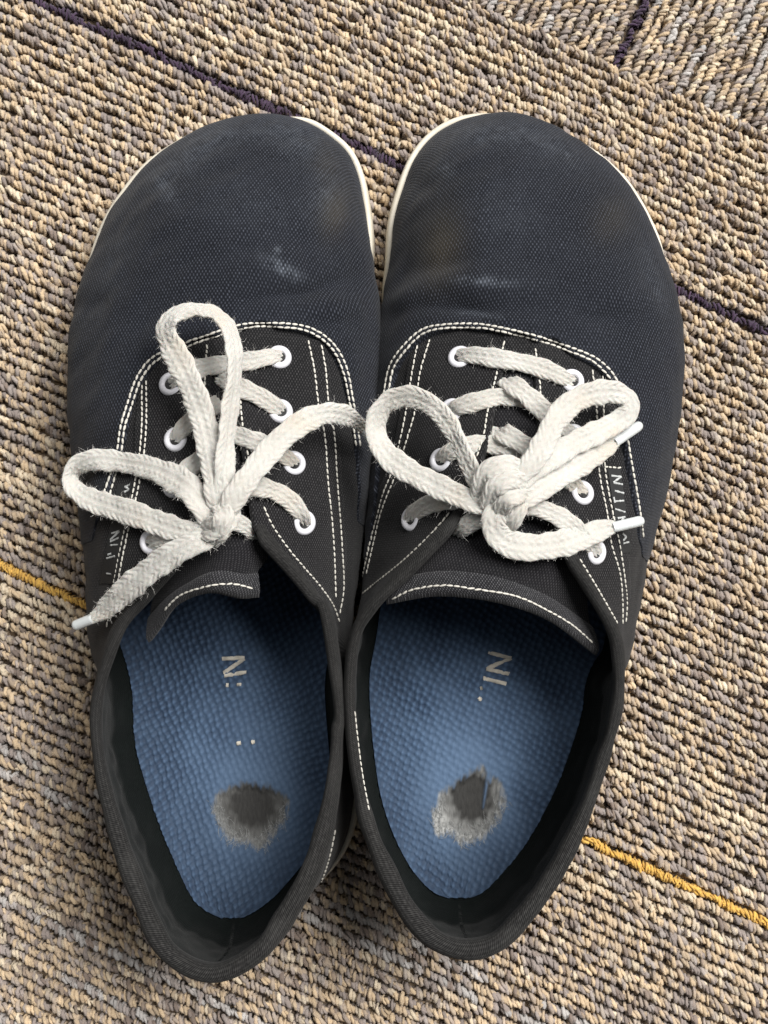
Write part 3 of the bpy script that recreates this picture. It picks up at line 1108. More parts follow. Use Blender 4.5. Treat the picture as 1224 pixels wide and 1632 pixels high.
    A, B_, C_ = P0 - d1 * 0.0002, P0 + d1 * ln, P0 + d1 * ln + d2 * ln * 0.9
    HV = np.stack([A - wv, A + wv, B_ - wv, B_ + wv, C_ - wv * 0.5, C_ + wv * 0.5], 1)
    b = np.arange(nh)[:, None] * 6
    HF = np.concatenate([b + np.array([[0, 1, 3, 2]]), b + np.array([[2, 3, 5, 4]])], 0)
    o = mesh_obj('loose_fibres', HV.reshape(-1, 3), HF, M['fibre'], lc, O)
    o['kind'] = 'stuff'
    for (x0, y0, z0, x1, y1, z1) in d['aglets']:
        p0, p1 = unproj(x0, y0, z0 / 1000), unproj(x1, y1, z1 / 1000)
        t = np.linspace(0, 1, 24)[:, None]
        P = p0 + (p1 - p0) * t
        rad = 0.00165 * np.ones(24)
        rad[:3] *= [0.9, 0.97, 1.0]
        rad[-4:] *= [0.98, 0.9, 0.7, 0.05]
        v, f = tube(P, rad, 16)
        mesh_obj('aglet', v, f, M['aglet'], lc, O)
    return S, root


LEFT = dict(
    sgn=1, painted_light=0.72,  # left insole colour dimmed to stand in for shade inside the shoe
    ribs=LEFT_RIBS,
    label='black canvas sneaker on the left, tongue curled down, insole print reduced to one letter',
    creases=[(385, 482, 500, 462, 3.0, -0.9), (400, 440, 480, 425, 5, 0.9), (470, 470, 590, 440, 3.5, -0.7),
             (480, 500, 585, 492, 3, 0.6), (200, 540, 260, 500, 4, -0.6), (500, 310, 560, 330, 5, -0.5), (130, 500, 180, 480, 4, -0.5)],
    dust=[(452, 428, 30, 9, 0.5, 0.85), (441, 398, 6, 6, 0, 0.6), (262, 300, 30, 12, 1.0, 0.35), (520, 310, 26, 40, 0.2, 0.28),
          (475, 225, 45, 28, 0.3, 0.3), (300, 250, 70, 25, -0.6, 0.28), (380, 210, 90, 18, -0.1, 0.2), (180, 420, 20, 60, 0.3, 0.16), (400, 330, 80, 40, 0.2, 0.10)],
    stain=[(535, 335, 22, 40, 0.2, 0.6), (520, 260, 20, 30, 0, 0.3)],
    vamp_edge=[(136, 918), (142, 880), (151, 848), (168, 800), (184, 755), (195, 722), (204, 680), (215, 640), (228, 610), (250, 582), (300, 556),
               (345, 538), (387, 527), (443, 525), (495, 534), (525, 557), (542, 588), (552, 632), (561, 680), (567, 730), (571, 790), (573, 850), (573, 905)],
    eyestay_edges=[[(172, 965), (184, 890), (192, 850), (208, 780), (216, 735), (220, 660), (224, 600), (245, 560), (300, 546), (330, 545), (345, 541)],
                   [(372, 545), (400, 541), (450, 538), (517, 545), (528, 640), (537, 690), (542, 765), (550, 873), (550, 940)]],
    corner_l=(304, 842, 74), corner_r=(408, 838, 74),
    st_vamp=[[(153, 823), (165, 788), (186, 723), (192, 681), (205, 638), (217, 604), (239, 573), (294, 547), (345, 529), (387, 517), (443, 515),
              (498, 524), (532, 549), (551, 583), (561, 630), (574, 711)],
             [(172, 800), (192, 725), (198, 683), (211, 641), (223, 608), (244, 579), (297, 553), (345, 536), (387, 523), (443, 521), (495, 530),
              (527, 553), (545, 586), (556, 632), (568, 711)]],
    st_eyestay=[[[(226, 612), (226, 680), (221, 735), (213, 780), (198, 848), (190, 885), (178, 950), (170, 1000)],
                 [(233, 606), (233, 680), (228, 735), (220, 780), (204, 848), (196, 885), (184, 950), (176, 990)],
                 [(330, 549), (327, 600), (323, 680), (318, 757), (309, 792)]],
                [[(491, 542), (501, 590), (507, 641), (517, 692), (523, 774), (528, 820), (532, 873), (535, 953)],
                 [(512, 549), (519, 590), (523, 639), (532, 688), (537, 763), (545, 873), (547, 945), (541, 978)],
                 [(380, 560), (386, 674), (394, 720), (400, 745)],
                 [(420, 807), (433, 836), (446, 856), (462, 878), (482, 902), (512, 937), (532, 967), (541, 992)]]],
    st_binding=[[(228, 929), (210, 952), (195, 973)]],
    st_tongue=[[(262, 972), (285, 950), (316, 938), (350, 931), (376, 931), (402, 938)]],
    st_quarter=[[(534, 1322), (527, 1356), (515, 1396), (498, 1432), (476, 1469)]],
    label_quad=[(188, 772), (212, 772), (186, 930), (160, 930)],
    label_print=[(198, 784, 207, 780), (207, 780, 199, 776), (199, 776, 208, 772),
                 (178, 850, 191, 846), (191, 846, 176, 860), (176, 863, 190, 857), (176, 869, 189, 868),
                 (170, 890, 184, 886), (172, 884, 178, 882), (170, 914, 178, 915)],
    hole=[(366, 1254), (395, 1249), (420, 1250), (440, 1262), (462, 1275), (453, 1308), (432, 1335), (412, 1352), (390, 1345), (370, 1337), (350, 1318), (341, 1296), (345, 1267)],
    hole_c=(400, 1297), hole_dark=(402, 1284, 48, 44), pale=0.38,
    print=[(353, 1050, 389, 1048), (389, 1050, 357, 1072), (357, 1077, 393, 1071), (360, 1092, 365, 1092), (378, 1091, 384, 1091),
           (378, 1185, 384, 1184), (401, 1183, 406, 1182)],
    tongue=[[(310, 540, 55), (333, 540, 56), (355, 540, 56.5), (378, 540, 56), (400, 540, 55)],
            [(295, 640, 59.5), (325, 640, 62.6), (352, 640, 63.8), (380, 640, 62.6), (410, 640, 59.5)],
            [(278, 740, 62), (315, 740, 67), (350, 740, 68.7), (388, 740, 67), (420, 740, 62)],
            [(262, 830, 62), (308, 828, 68), (352, 826, 71.0), (396, 830, 69), (432, 838, 62)],
            [(256, 900, 60), (300, 890, 68), (352, 880, 73), (398, 885, 70), (428, 888, 63)],
            [(240, 970, 55), (285, 940, 65.5), (345, 914, 72.5), (389, 919, 69.5), (409, 916, 66)],
            [(236, 1020, 50), (281, 962, 63.5), (338, 941, 71), (386, 949, 69), (414, 946, 66.3)]],
    eyelets=[(445, 569), (447, 655), (468, 738), (485, 833), (272, 612), (280, 700), (278, 774), (240, 864)],
    laces=[
        [(449, 571, -1.2, 2.2, 0), (438, 568, 1.2, 2.6, 0), (400, 575, 2.0, 2.9, 0), (350, 581, 2.2, 3.0, 0), (305, 592, 2.0, 2.9, 0), (282, 606, 1.2, 2.5, 0), (271, 614, -1.2, 2.2, 0)],
        [(450, 658, -1.2, 2.2, 0), (438, 648, 1.4, 2.7, 0), (412, 631, 2.2, 3.0, 0), (388, 620, 2.4, 3.0, 0), (362, 608, 1.6, 2.9, 0), (345, 600, -1.0, 2.8, 0)],
        [(278, 704, -1.2, 2.2, 0), (286, 690, 1.4, 2.6, 0), (305, 670, 2.0, 2.9, 0), (330, 652, 2.2, 3.0, 0), (350, 640, 0.5, 2.9, 0)],
        [(470, 742, -1.2, 2.2, 0), (457, 730, 1.4, 2.6, 0), (432, 714, 2.2, 2.9, 0), (402, 702, 2.4, 3.0, 0), (375, 693, 1.4, 2.9, 0), (352, 690, -1, 2.8, 0)],
        [(276, 776, -1.0, 2.3, 0), (284, 763, 1.2, 2.7, 0), (304, 744, 2.2, 2.9, 0), (332, 726, 2.4, 2.9, 0), (352, 712, 0.5, 2.8, 0)],
        [(487, 838, -1.2, 2.2, 0), (480, 820, 1.5, 2.6, 0), (462, 798, 2.6, 2.9, 0), (435, 782, 3.0, 3.0, 0), (405, 776, 3.2, 3.0, 0), (378, 785, 3.4, 2.9, 0), (355, 805, 4, 2.8, 0)],
        [(412, 858, 66, 2.4, 0), (395, 842, 72.5, 2.6, 0), (375, 832, 76, 2.7, 0), (350, 830, 77, 2.6, 0)],
        [(238, 868, -0.8, 2.3, 0), (250, 862, 1.6, 2.7, 0), (275, 855, 2.6, 2.8, 0), (310, 848, 75, 2.8, 0), (340, 840, 77, 2.8, 0)],
        [(317, 797, 70, 2.0, 0), (318, 806, 75.5, 2.2, 0), (322, 822, 77, 2.2, 0), (330, 835, 76, 2.2, 0)],
        # standing loop
        [(352, 822, 77, 3.2, 0), (347, 795, 80, 3.6, 6), (340, 745, 80, 4.0, 10), (329, 688, 78, 4.1, 10), (310, 628, 76, 4.1, 14), (288, 580, 74, 4.2, 18),
         (270, 545, 73, 4.2, 24), (264, 522, 73, 4.1, 34), (276, 504, 73.5, 4.0, 44), (303, 495, 74, 3.9, 48), (335, 497, 75, 3.9, 50), (358, 513, 76, 3.9, 56),
         (371, 545, 77, 3.9, 62), (373, 600, 78, 3.8, 64), (366, 655, 79, 3.7, 60), (360, 710, 80, 3.6, 50), (358, 765, 80, 3.4, 30), (358, 815, 78, 3.1, 10)],
        # left loop
        [(338, 838, 78, 3.0, 0), (322, 808, 79, 3.4, -14), (304, 782, 77.5, 4.3, -10), (274, 760, 72, 4.3, -8), (232, 744, 65, 3.5, -8), (190, 736, 59.5, 3.4, -4),
         (152, 733, 57, 3.5, 4), (124, 742, 54.5, 3.4, 30), (113, 758, 53, 3.2, 60), (117, 776, 55, 3.3, 40), (140, 794, 58, 3.6, 12), (180, 808, 63, 3.9, 4), (222, 822, 68.5, 3.9, 2),
         (264, 838, 73.5, 3.7, 0), (305, 849, 77, 3.5, 0), (340, 850, 79, 3.4, 0), (360, 838, 80, 3.3, 0)],
        # short end to the lower left
        [(352, 842, 77, 3.0, 0), (322, 860, 79, 3.5, 0), (285, 878, 77.5, 3.8, 0), (248, 902, 73.5, 3.9, 0), (213, 930, 68.5, 4.0, 0), (182, 957, 63, 3.7, 0), (160, 977, 58.5, 2.6, 0), (146, 987, 57, 1.6, 0)],
        # end arching to the right
        [(352, 830, 78, 3.0, 0), (364, 808, 81, 3.3, 0), (388, 772, 82, 3.6, 0), (418, 733, 80, 3.7, 0), (450, 698, 77.5, 3.7, -6), (486, 671, 75, 3.6, -12), (520, 659, 72.5, 3.4, -18),
         (550, 662, 67, 3.1, -16), (570, 674, 60, 2.3, -8), (580, 684, 55, 1.6, 0)],
        # knot wraps
        [(318, 846, 77, 3.0, 0), (338, 842, 82, 3.6, 0), (356, 834, 83, 3.7, 0), (366, 822, 80, 3.2, 0), (366, 812, 75, 2.8, 0)],
        [(336, 862, 75, 2.8, 0), (348, 846, 83, 3.2, 0), (356, 826, 84.5, 3.2, 0), (352, 806, 80, 2.8, 0)],
    ],
    aglets=[(150, 985, 57, 117, 998, 53), (577, 681, 56, 600, 710, 46)],
)

RIGHT = dict(
    sgn=-1, painted_light=1.0,
    ribs=RIGHT_RIBS,
    label='black canvas sneaker on the right, knotted lace with white tips, two letters on insole',
    creases=[(680, 492, 860, 500, 3.2, -0.8), (700, 455, 850, 452, 5, 0.9), (640, 440, 760, 420, 4, -0.5), (630, 490, 690, 470, 3, 0.6),
             (900, 500, 1010, 520, 4, -0.6), (960, 470, 1060, 500, 5, 0.5), (640, 300, 700, 300, 4, -0.4)],
    dust=[(775, 448, 42, 7, 0.05, 0.8), (760, 500, 35, 6, 0.1, 0.35), (712, 272, 10, 8, 0, 0.4), (690, 270, 45, 25, -0.8, 0.2),
          (905, 247, 3, 3, 0, 0.5), (770, 212, 80, 20, 0, 0.3), (880, 235, 60, 20, 0.5, 0.2), (800, 345, 60, 60, 0, 0.10), (1040, 440, 15, 60, -0.3, 0.16)],
    stain=[(700, 395, 34, 55, 0.2, 0.9), (975, 350, 30, 40, 0.6, 0.3)],
    vamp_edge=[(584, 905), (589, 870), (595, 830), (602, 780), (609, 720), (616, 670), (624, 630), (634, 592), (655, 559), (682, 538), (714, 530), (767, 530), (805, 536), (855, 548),
               (905, 565), (944, 583), (968, 606), (984, 655), (991, 705), (998, 747), (1006, 790), (1012, 820), (1019, 865), (1025, 905), (1028, 932)],
    eyestay_edges=[[(572, 935), (584, 862), (592, 830), (603, 790), (616, 759), (632, 700), (642, 652), (650, 600), (660, 556), (700, 545), (760, 542), (815, 541)],
                   [(845, 545), (870, 552), (920, 572), (968, 600), (969, 657), (971, 747), (984, 821), (993, 862), (1001, 911), (1004, 950), (1000, 985)]],
    corner_l=(742, 812, 74), corner_r=(893, 866, 74),
    st_vamp=[[(606, 680), (613, 621), (622, 581), (644, 550), (675, 524), (714, 517), (767, 517), (807, 524), (860, 537), (913, 555), (953, 573), (979, 599), (995, 650),
              (1001, 705), (1008, 747), (1016, 792), (1020, 817), (1025, 856)],
             [(612, 680), (619, 623), (628, 585), (649, 555), (678, 530), (714, 523), (767, 523), (806, 530), (858, 543), (910, 561), (949, 579), (973, 604)]],
    st_eyestay=[[[(665, 550), (656, 598), (652, 625), (648, 651), (638, 700), (622, 759), (611, 786), (600, 828), (591, 859), (578, 921)],
                 [(685, 541), (669, 596), (662, 653), (648, 702), (630, 759), (617, 790), (605, 825), (597, 859), (584, 915)],
                 [(804, 543), (795, 581), (786, 618), (777, 656), (771, 693), (760, 728)],
                 [(717, 817), (690, 848), (666, 872), (640, 896), (604, 925), (578, 946)]],
                [[(944, 589), (951, 657), (952, 700), (955, 754), (968, 821), (974, 866), (988, 915), (992, 964), (992, 995)],
                 [(961, 598), (962, 657), (962, 700), (964, 747), (977, 821), (986, 862), (994, 911), (999, 964), (997, 992)],
                 [(853, 555), (860, 608), (862, 670), (864, 700)],
                 [(923, 890), (935, 910), (949, 933), (984, 994)],
                 [(962, 744), (976, 745), (990, 746)]]],
    st_binding=[[(565, 1133), (569, 1171), (577, 1233), (588, 1292)]],
    st_tongue=[[(625, 955), (648, 943), (706, 933), (758, 939), (825, 951), (869, 971), (913, 997), (944, 1024)]],
    label_quad=[(968, 748), (988, 746), (1006, 880), (988, 882)],
    label_print=[(974, 758, 990, 760), (990, 760, 977, 769), (977, 769, 992, 772), (979, 782, 994, 786),
                 (978, 792, 980, 801), (979, 799, 994, 798), (980, 811, 996, 816), (984, 826, 996, 824), (987, 832, 994, 826),
                 (992, 850, 998, 856), (998, 856, 993, 862), (993, 866, 1002, 864)],
    hole=[(770, 1222), (760, 1222), (751, 1231), (730, 1245), (709, 1258), (697, 1278), (687, 1300), (696, 1331), (723, 1326), (731, 1344), (759, 1339), (776, 1326), (790, 1312), (804, 1278), (798, 1250), (790, 1243),
          (780, 1246), (774, 1225)],
    slit=[(775, 1238), (778, 1252), (774, 1275), (771, 1290), (769, 1288), (772, 1258)],
    hole_c=(746, 1285), hole_dark=(752, 1270, 44, 52), pale=0.85,
    print=[(779, 1040, 815, 1049), (815, 1049, 776, 1065), (775, 1066, 811, 1074), (771, 1081, 807, 1090), (766, 1097, 770, 1096), (763, 1112, 767, 1116)],
    tongue=[[(780, 535, 55), (805, 536, 56), (828, 536, 56.5), (850, 537, 56), (880, 538, 55)],
            [(755, 640, 59.5), (795, 640, 63), (824, 640, 64), (856, 640, 63), (890, 640, 59)],
            [(728, 740, 62), (780, 740, 67.3), (820, 740, 69), (866, 740, 67.2), (912, 740, 61)],
            [(690, 830, 63), (752, 832, 69), (815, 835, 72), (880, 840, 69), (940, 850, 60)],
            [(655, 890, 63), (720, 880, 70), (800, 885, 74), (880, 905, 69), (935, 930, 57)],
            [(625, 930, 63), (695, 918, 71), (780, 920, 74.5), (865, 945, 68), (940, 985, 53)],
            [(617, 958, 63), (690, 945, 71), (775, 952, 74), (865, 980, 66.5), (952, 1040, 50)]],
    eyelets=[(733, 569), (720, 654), (703, 733), (655, 827), (912, 607), (915, 695), (928, 785), (950, 880)],
    laces=[
        [(728, 570, -1.2, 2.3, 0), (742, 566, 1.3, 2.7, 0), (790, 571, 2.2, 3.0, 0), (840, 580, 2.4, 3.0, 0), (880, 593, 2.0, 2.9, 0), (903, 605, 1.0, 2.5, 0), (914, 612, -1.2, 2.2, 0)],
        [(717, 658, -1.2, 2.2, 0), (728, 650, 1.4, 2.7, 0), (760, 640, 2.0, 3.0, 0), (800, 632, 2.6, 3.0, 0), (826, 633, 2.0, 2.9, 0), (842, 640, -1.0, 2.8, 0)],
        [(806, 604, 56, 3.0, 0), (816, 612, 66.5, 3.3, 0), (842, 632, 68.5, 3.2, 0), (872, 660, 2.2, 3.0, 0), (900, 684, 1.6, 2.7, 0), (917, 698, -1.2, 2.2, 0)],
        [(700, 737, -1.2, 2.2, 0), (712, 724, 1.4, 2.7, 0), (740, 712, 2.2, 3.0, 0), (780, 708, 2.8, 3.1, 0), (818, 714, 2.2, 2.9, 0), (838, 724, -1.0, 2.8, 0)],
        [(793, 684, 58, 3.0, 0), (803, 691, 70.5, 3.2, 0), (830, 706, 73, 3.1, 0), (862, 726, 2.4, 3.0, 0), (900, 758, 1.8, 2.8, 0), (930, 790, -1.2, 2.2, 0)],
        [(652, 832, -1.2, 2.3, 0), (662, 817, 1.5, 2.8, 0), (688, 802, 2.6, 3.1, 0), (720, 796, 3.6, 3.1, 0), (755, 802, 5, 3.0, 0), (785, 812, 78, 2.9, 0)],
        [(952, 886, -1.2, 2.2, 0), (938, 864, 1.6, 2.6, 0), (910, 836, 2.6, 2.9, 0), (880, 818, 3.6, 2.9, 0), (850, 808, 78, 2.7, 0), (820, 805, 78, 2.6, 0)],
        [(722, 858, 64, 2.2, 0), (738, 842, 73, 2.8, 0), (762, 826, 76.5, 3.0, 0), (790, 815, 77, 2.9, 0)],
        # left loop
        [(790, 800, 79, 2.8, 0), (766, 776, 80, 2.9, 28), (746, 738, 80, 2.9, 36), (730, 702, 79, 3.0, 36), (708, 666, 77, 3.1, 30), (680, 641, 75, 3.3, 24), (650, 632, 73, 3.4, 24), (620, 640, 71, 3.4, 30),
         (602, 662, 69.5, 3.5, 36), (599, 690, 68.5, 3.7, 26), (613, 720, 69.5, 3.8, 12), (642, 745, 72, 3.8, 4), (680, 766, 75, 3.7, 0), (722, 786, 78, 3.6, 0), (762, 802, 80, 3.3, 0), (790, 810, 80, 3.0, 0)],
        # right loop
        [(815, 768, 82, 3.0, 0), (842, 745, 83, 3.3, 0), (866, 708, 82.5, 3.6, -6), (888, 666, 80, 3.7, -10), (916, 639, 77.5, 3.7, -12), (951, 626, 74.5, 3.7, -12), (984, 626, 72, 3.5, -6), (1003, 638, 70, 3.1, 16),
         (1003, 656, 69.5, 3.2, 20), (984, 672, 70, 3.5, 8), (950, 690, 73, 3.6, 0), (917, 706, 76, 3.7, 0), (880, 728, 79.5, 3.7, 0), (840, 756, 82, 3.5, 0), (812, 780, 82, 3.0, 0)],
        # upper end
        [(806, 806, 81, 3.0, 0), (834, 794, 82, 3.5, 0), (870, 772, 79.5, 3.7, 0), (906, 750, 76, 3.8, 0), (938, 730, 72.5, 3.8, 0), (962, 715, 69.5, 3.3, 0), (982, 703, 67, 1.7, 0)],
        # lower end
        [(806, 800, 80, 2.6, 0), (790, 816, 82, 3.2, 0), (787, 840, 81, 3.8, 0), (803, 862, 79.5, 4.1, 0), (838, 872, 78.5, 4.1, 0), (885, 868, 76, 4.1, 0), (930, 855, 72, 3.9, 0), (960, 844, 69, 3.1, 0), (980, 838, 67.5, 1.7, 0)],
        # knot wraps
        [(770, 816, 75, 2.8, 0, 1.3), (765, 782, 80.5, 3.0, 0, 1.3), (776, 753, 84.5, 3.1, 0, 1.3), (800, 742, 85, 3.1, 0, 1.3), (824, 745, 82, 3.0, 0, 1.3), (840, 754, 77, 2.6, 0, 1.2)],
        [(782, 824, 76, 2.8, 0, 1.3), (781, 799, 82, 3.0, 0, 1.3), (793, 775, 86, 3.0, 0, 1.3), (813, 765, 86, 3.0, 0, 1.3), (833, 770, 82.5, 2.8, 0, 1.2), (845, 781, 78, 2.5, 0, 1.2)],
        [(792, 834, 76, 2.6, 0, 1.3), (797, 814, 82, 2.8, 0, 1.3), (810, 795, 85.5, 2.8, 0, 1.3), (827, 789, 84, 2.7, 0, 1.2), (842, 797, 79, 2.4, 0, 1.2)],
        [(802, 842, 76, 2.4, 0, 1.2), (818, 828, 81.5, 2.6, 0, 1.2), (828, 810, 82.5, 2.5, 0, 1.2), (826, 790, 79, 2.3, 0, 1.2)],
    ],
    aglets=[(978, 706, 67.5, 1022, 676, 60), (975, 841, 68, 1026, 829, 64)],
)

# ------------------------------------------------------------------ setting: carpet tiles on a floor
floor = mesh_obj('floor', [(-1.2, -1.2, -0.0085), (1.2, -1.2, -0.0085), (1.2, 1.2, -0.0085), (-1.2, 1.2, -0.0085)], [[0, 1, 2, 3]], M['subfloor'])
floor['kind'] = 'structure'
floor['label'] = 'floor under the patterned loop pile carpet tiles'

pa, pb = unproj(np.array([60., 1224.]), np.array([0., 525.]), np.zeros(2))
ya, yb = unproj(np.array([0., 1224.]), np.array([900., 1475.]), np.zeros(2))
e1 = norm(norm((pb - pa)[:2]) + norm((yb - ya)[:2]))
e2 = np.array([-e1[1], e1[0]])                 # towards the top of the picture
wp = ((pa + pb) / 2)[:2] @ e2
wy = ((ya + yb) / 2)[:2] @ e2
PITCH = 0.0037
PITCH = (wp - wy) / round((wp - wy) / PITCH)
tb = unproj(985., 102., 0.)[:2] @ e2           # joint between the two tiles
cor = unproj(985., 102., 0.)[:2] @ e1

PAL = dict(tan=(0.55, 0.415, 0.268), sand=(0.47, 0.362, 0.248), cream=(0.60, 0.50, 0.365), taupe=(0.272, 0.228, 0.207), grey=(0.325, 0.283, 0.262),
           brown=(0.20, 0.155, 0.13), silver=(0.42, 0.40, 0.385), gold=(0.66, 0.39, 0.085), gold2=(0.54, 0.31, 0.07),
           plum=(0.050, 0.028, 0.058), plum2=(0.030, 0.018, 0.036))


def tufts(pos, ddir, heights, colA, colB, rad):
    """two-ply yarn arches; pos (n,2), ddir angle (n,), colours (n,3)"""
    n = len(pos)
    NSEG, NSD = 5, 4
    t = np.linspace(0.12, np.pi - 0.12, NSEG + 1)
    dx = np.stack([np.cos(ddir), np.sin(ddir), np.zeros(n)], 1)
    px_ = np.stack([-np.sin(ddir), np.cos(ddir), np.zeros(n)], 1)
    up = np.array([0, 0, 1.0])
    a = (0.0017 + 0.0003 * rng.normal(size=n))[:, None, None]
    h = heights[:, None, None]
    ct, st = np.cos(t)[None, :, None], np.sin(t)[None, :, None]
    skew = (0.00045 * rng.normal(size=n))[:, None, None]
    cen = np.concatenate([pos, np.full((n, 1), -0.0042)], 1)[:, None] - a * ct * dx[:, None] + h * st * up + skew * st * px_[:, None]
    tan = norm(a * st * dx[:, None] + h * ct * up)
    nrm = np.cross(tan, px_[:, None] * np.ones_like(tan))
    psi0 = rng.uniform(0, 2 * np.pi, n)[:, None]
    tw = (2.0 + 0.6 * rng.normal(size=n))[:, None]
    V, Cc = [], []
    for ply in range(3):
        psi = psi0 + tw * t[None] + ply * 2 * np.pi / 3
        r0 = 0.00078 * (1 + 0.25 * rng.normal(size=n))[:, None]
        c = cen + (r0 * np.cos(psi))[..., None] * px_[:, None] + (r0 * np.sin(psi))[..., None] * nrm
        ang = np.linspace(0, 2 * np.pi, NSD, endpoint=False)
        rr = (rad * (1 + 0.16 * rng.normal(size=n)))[:, None] * (0.75 + 0.25 * np.sin(t))[None]
        ring = c[:, :, None] + rr[..., None, None] * (np.cos(ang)[None, None, :, None] * px_[:, None, None] + np.sin(ang)[None, None, :, None] * nrm[:, :, None])
        V.append(ring)
        col = (colA, colB, np.where(rng.random((n, 1)) < 0.55, colA, colB))[ply] * (1 + 0.07 * rng.normal(size=(n, 1)))
        other = (colB, colA, colA)[ply]
        mixk = np.clip(0.5 + 0.5 * np.sin(rng.uniform(1.5, 4, (n, 1)) * t[None] + rng.uniform(0, 6.28, (n, 1))), 0, 1)[..., None] * rng.uniform(0, 0.9, (n, 1, 1))
        cc = col[:, None] * (1 - mixk) + other[:, None] * mixk
        Cc.append(np.broadcast_to(cc[:, :, None], ring.shape))
    V = np.stack(V, 1)
    Cc = np.stack(Cc, 1)
    nb = n * 3
    f = grid_faces(NSEG + 1, NSD, False, True)
    F = (f[None] + (np.arange(nb) * (NSEG + 1) * NSD)[:, None, None]).reshape(-1, 4)
    return V.reshape(-1, 3), F, Cc.reshape(-1, 3)


def pick(names, probs, n):
    P = np.array([PAL[k] for k in names])
    return P[rng.choice(len(names), n, p=np.array(probs) / sum(probs))] * (1 + 0.10 * rng.normal(size=(n, 1)))


S_L, root_L = build_shoe(LEFT)
S_R, root_R = build_shoe(RIGHT)

u0, u1, v0, v1 = -0.30, 0.30, -0.32, 0.32


def inside_any(P):
    out = np.zeros(len(P), bool)
    for S in (S_L, S_R):
        out |= poly_sd(P, S.S - S.nB * 0.004) > 0
    return out


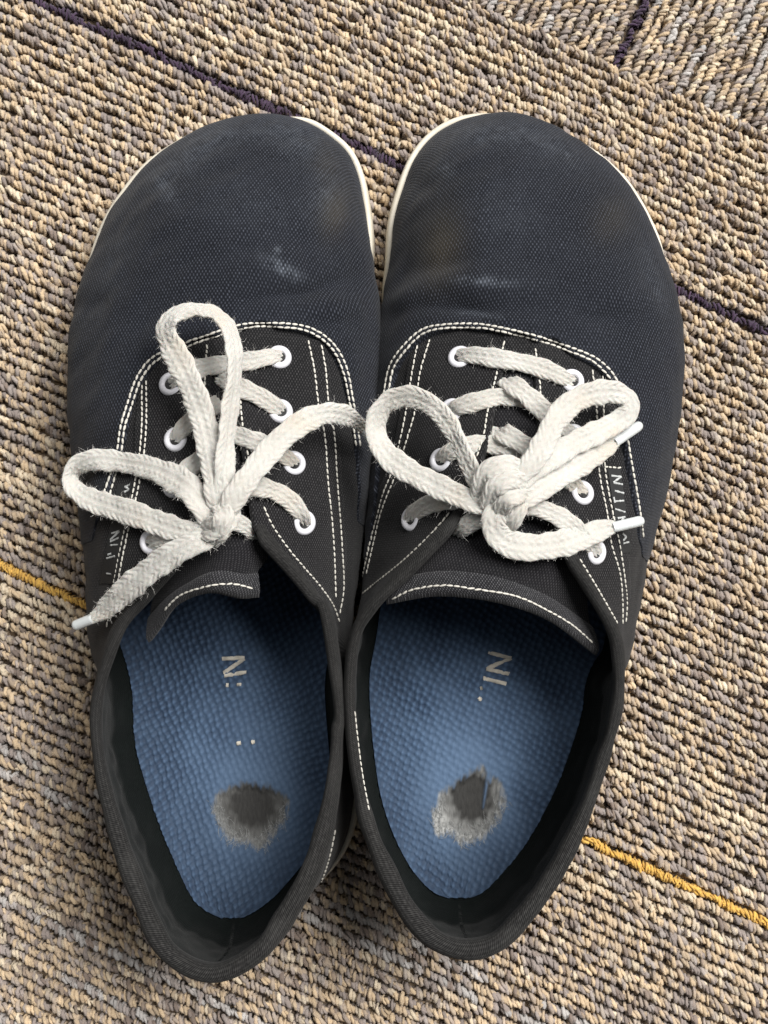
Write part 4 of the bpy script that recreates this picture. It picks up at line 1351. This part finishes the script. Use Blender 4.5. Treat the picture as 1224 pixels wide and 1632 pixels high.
def lay_tile(tile, ea, eb, a0, a1, b0, b1, phase, accents, style, clip):
    """rows run along ea; row offset along eb"""
    groups = {}
    pos, ang, hh, ca, cb = [], [], [], [], []
    base_ang = math.atan2(ea[1], ea[0])
    r0, r1 = int(math.floor((b0 - phase) / PITCH)), int(math.ceil((b1 - phase) / PITCH))
    for r in range(r0, r1 + 1):
        wv = phase + r * PITCH
        if wv < b0 or wv > b1:
            continue
        n = int((a1 - a0) / 0.0026)
        x = a0 + (np.arange(n) + rng.uniform(-0.5, 0.5)) * 0.0026 + 0.0003 * rng.normal(size=n)
        y = wv + 0.00020 * rng.normal(size=n) + 0.0003 * np.sin(x * 90 + r)
        P = x[:, None] * ea + y[:, None] * eb
        q = project(np.column_stack([P, np.zeros(n)]))
        keep = (q[:, 0] > -200) & (q[:, 0] < 1424) & (q[:, 1] > -200) & (q[:, 1] < 1832) & ~inside_any(P) & clip(P)
        P = P[keep]
        if len(P) == 0:
            continue
        n = len(P)
        x = x[keep]
        an = base_ang + R(-22) + R(10) * rng.normal(size=n)
        h = 0.0037 + 0.00028 * rng.normal(size=n)
        if r in accents:
            g = accents[r]
            groups.setdefault(g, []).append((P, base_ang + R(-30) + R(20) * rng.normal(size=n), h - 0.0003 + 0.0003 * rng.normal(size=n), n))
            continue
        mode = style(r)
        A = pick(['tan', 'sand', 'cream'], [5, 3, 2], n)
        B = pick(['taupe', 'grey', 'brown'], [5, 3, 2], n)
        run = vnoise(np.column_stack([x, np.full(n, r * 3.1)]), 0.02, 77) + 0.35 * rng.normal(size=n)
        if mode == 1:
            m = run > -0.35
            A[m] = pick(['cream', 'tan'], [6, 3], m.sum())
            m2 = run > 0.15
            B[m2] = pick(['cream', 'sand', 'grey'], [4, 2, 2], m2.sum())
        elif mode == 2:
            m = run > -0.45
            A[m] = pick(['silver', 'grey'], [5, 2], m.sum())
            B[m] = pick(['silver', 'grey', 'taupe'], [3, 3, 2], m.sum())
        elif mode == 3:
            m = run > 0.0
            A[m] = pick(['taupe', 'sand'], [3, 2], m.sum())
        m = rng.random(n) < 0.13
        B[m] = pick(['tan', 'sand'], [1, 1], m.sum())
        m = rng.random(n) < 0.13
        A[m] = pick(['taupe', 'brown'], [2, 1], m.sum())
        pos.append(P); ang.append(an); hh.append(h); ca.append(A); cb.append(B)
    V, F, Cc = tufts(np.vstack(pos), np.concatenate(ang), np.concatenate(hh), np.vstack(ca), np.vstack(cb), 0.00078)
    o = mesh_obj('yarn_loops', V, F, M['yarn'], tile, col=Cc)
    o['kind'] = 'stuff'
    for g, lst in groups.items():
        P = np.vstack([a for a, _, _, _ in lst])
        an = np.concatenate([b for _, b, _, _ in lst])
        h = np.concatenate([c for _, _, c, _ in lst])
        names = {'gold': ('gold', 'gold2', 'gold yarn accent stripe'), 'plum': ('plum', 'plum2', 'dark purple yarn accent stripe')}[g]
        # accent rows are packed twice as tightly
        if g == 'gold':
            P2 = P + (0.0015 * ea)[None] + 0.0003 * rng.normal(size=P.shape)
            P = np.vstack([P, P2]); an = np.concatenate([an, an]); h = np.concatenate([h, h])
        else:
            h = h - 0.0004
        V, F, Cc = tufts(P, an, h, pick([names[0]], [1], len(P)), pick([names[1], names[0]], [1, 1], len(P)), 0.00052)
        o = mesh_obj('accent_stripe', V, F, M['yarn'], tile, col=Cc)
        o['kind'] = 'stuff'
        o['label'] = names[2]


def slab(name, corners):
    P = np.array(corners)
    V = np.vstack([np.column_stack([P, np.full(4, -0.0042)]), np.column_stack([P, np.full(4, -0.0082)])])
    F = [[0, 1, 2, 3], [4, 7, 6, 5], [0, 4, 5, 1], [1, 5, 6, 2], [2, 6, 7, 3], [3, 7, 4, 0]]
    return mesh_obj(name, V, F, M['backing'], floor, smooth=False)


BIG = 0.9
t1 = slab('carpet_tile', [-BIG * e1 + (-BIG) * e2, BIG * e1 + (-BIG) * e2, BIG * e1 + tb * e2, -BIG * e1 + tb * e2])
t2 = slab('carpet_tile', [-BIG * e1 + (tb + 0.0006) * e2, BIG * e1 + (tb + 0.0006) * e2, BIG * e1 + BIG * e2, -BIG * e1 + BIG * e2])
t1['label'] = 'large loop pile carpet tile with purple and gold stripes under the shoes'
t2['label'] = 'carpet tile in the top right corner with its rows turned crossways'

grey_rows = set()
row_style = {}
r_gold, r_plum = 0, round((wp - wy) / PITCH)
for r in range(-140, 200):
    row_style[r] = rng.choice([0, 0, 0, 1, 3, 1 if r > 0 else 0])
for r in range(-140, 0):
    if r < -12 and rng.random() < 0.33:
        row_style[r] = 2
for r in (-1, -2, -4, 9, 10):
    row_style[r] = 1
lay_tile(t1, e1, e2, -0.42, 0.42, -0.42, tb - 0.0012, wy, {r_gold: 'gold', r_plum: 'plum'}, lambda r: row_style.get(r, 0), lambda P: np.ones(len(P), bool))
pm = unproj(1008., 48., 0.)[:2]
ph2 = pm @ e1
st2 = {r: (2 if r % 3 == 1 else (1 if r % 4 == 0 else 0)) for r in range(-200, 200)}
lay_tile(t2, e2, e1, tb + 0.0012, 0.42, -0.30, 0.42, ph2, {0: 'plum'}, lambda r: st2.get(r, 0), lambda P: np.ones(len(P), bool))
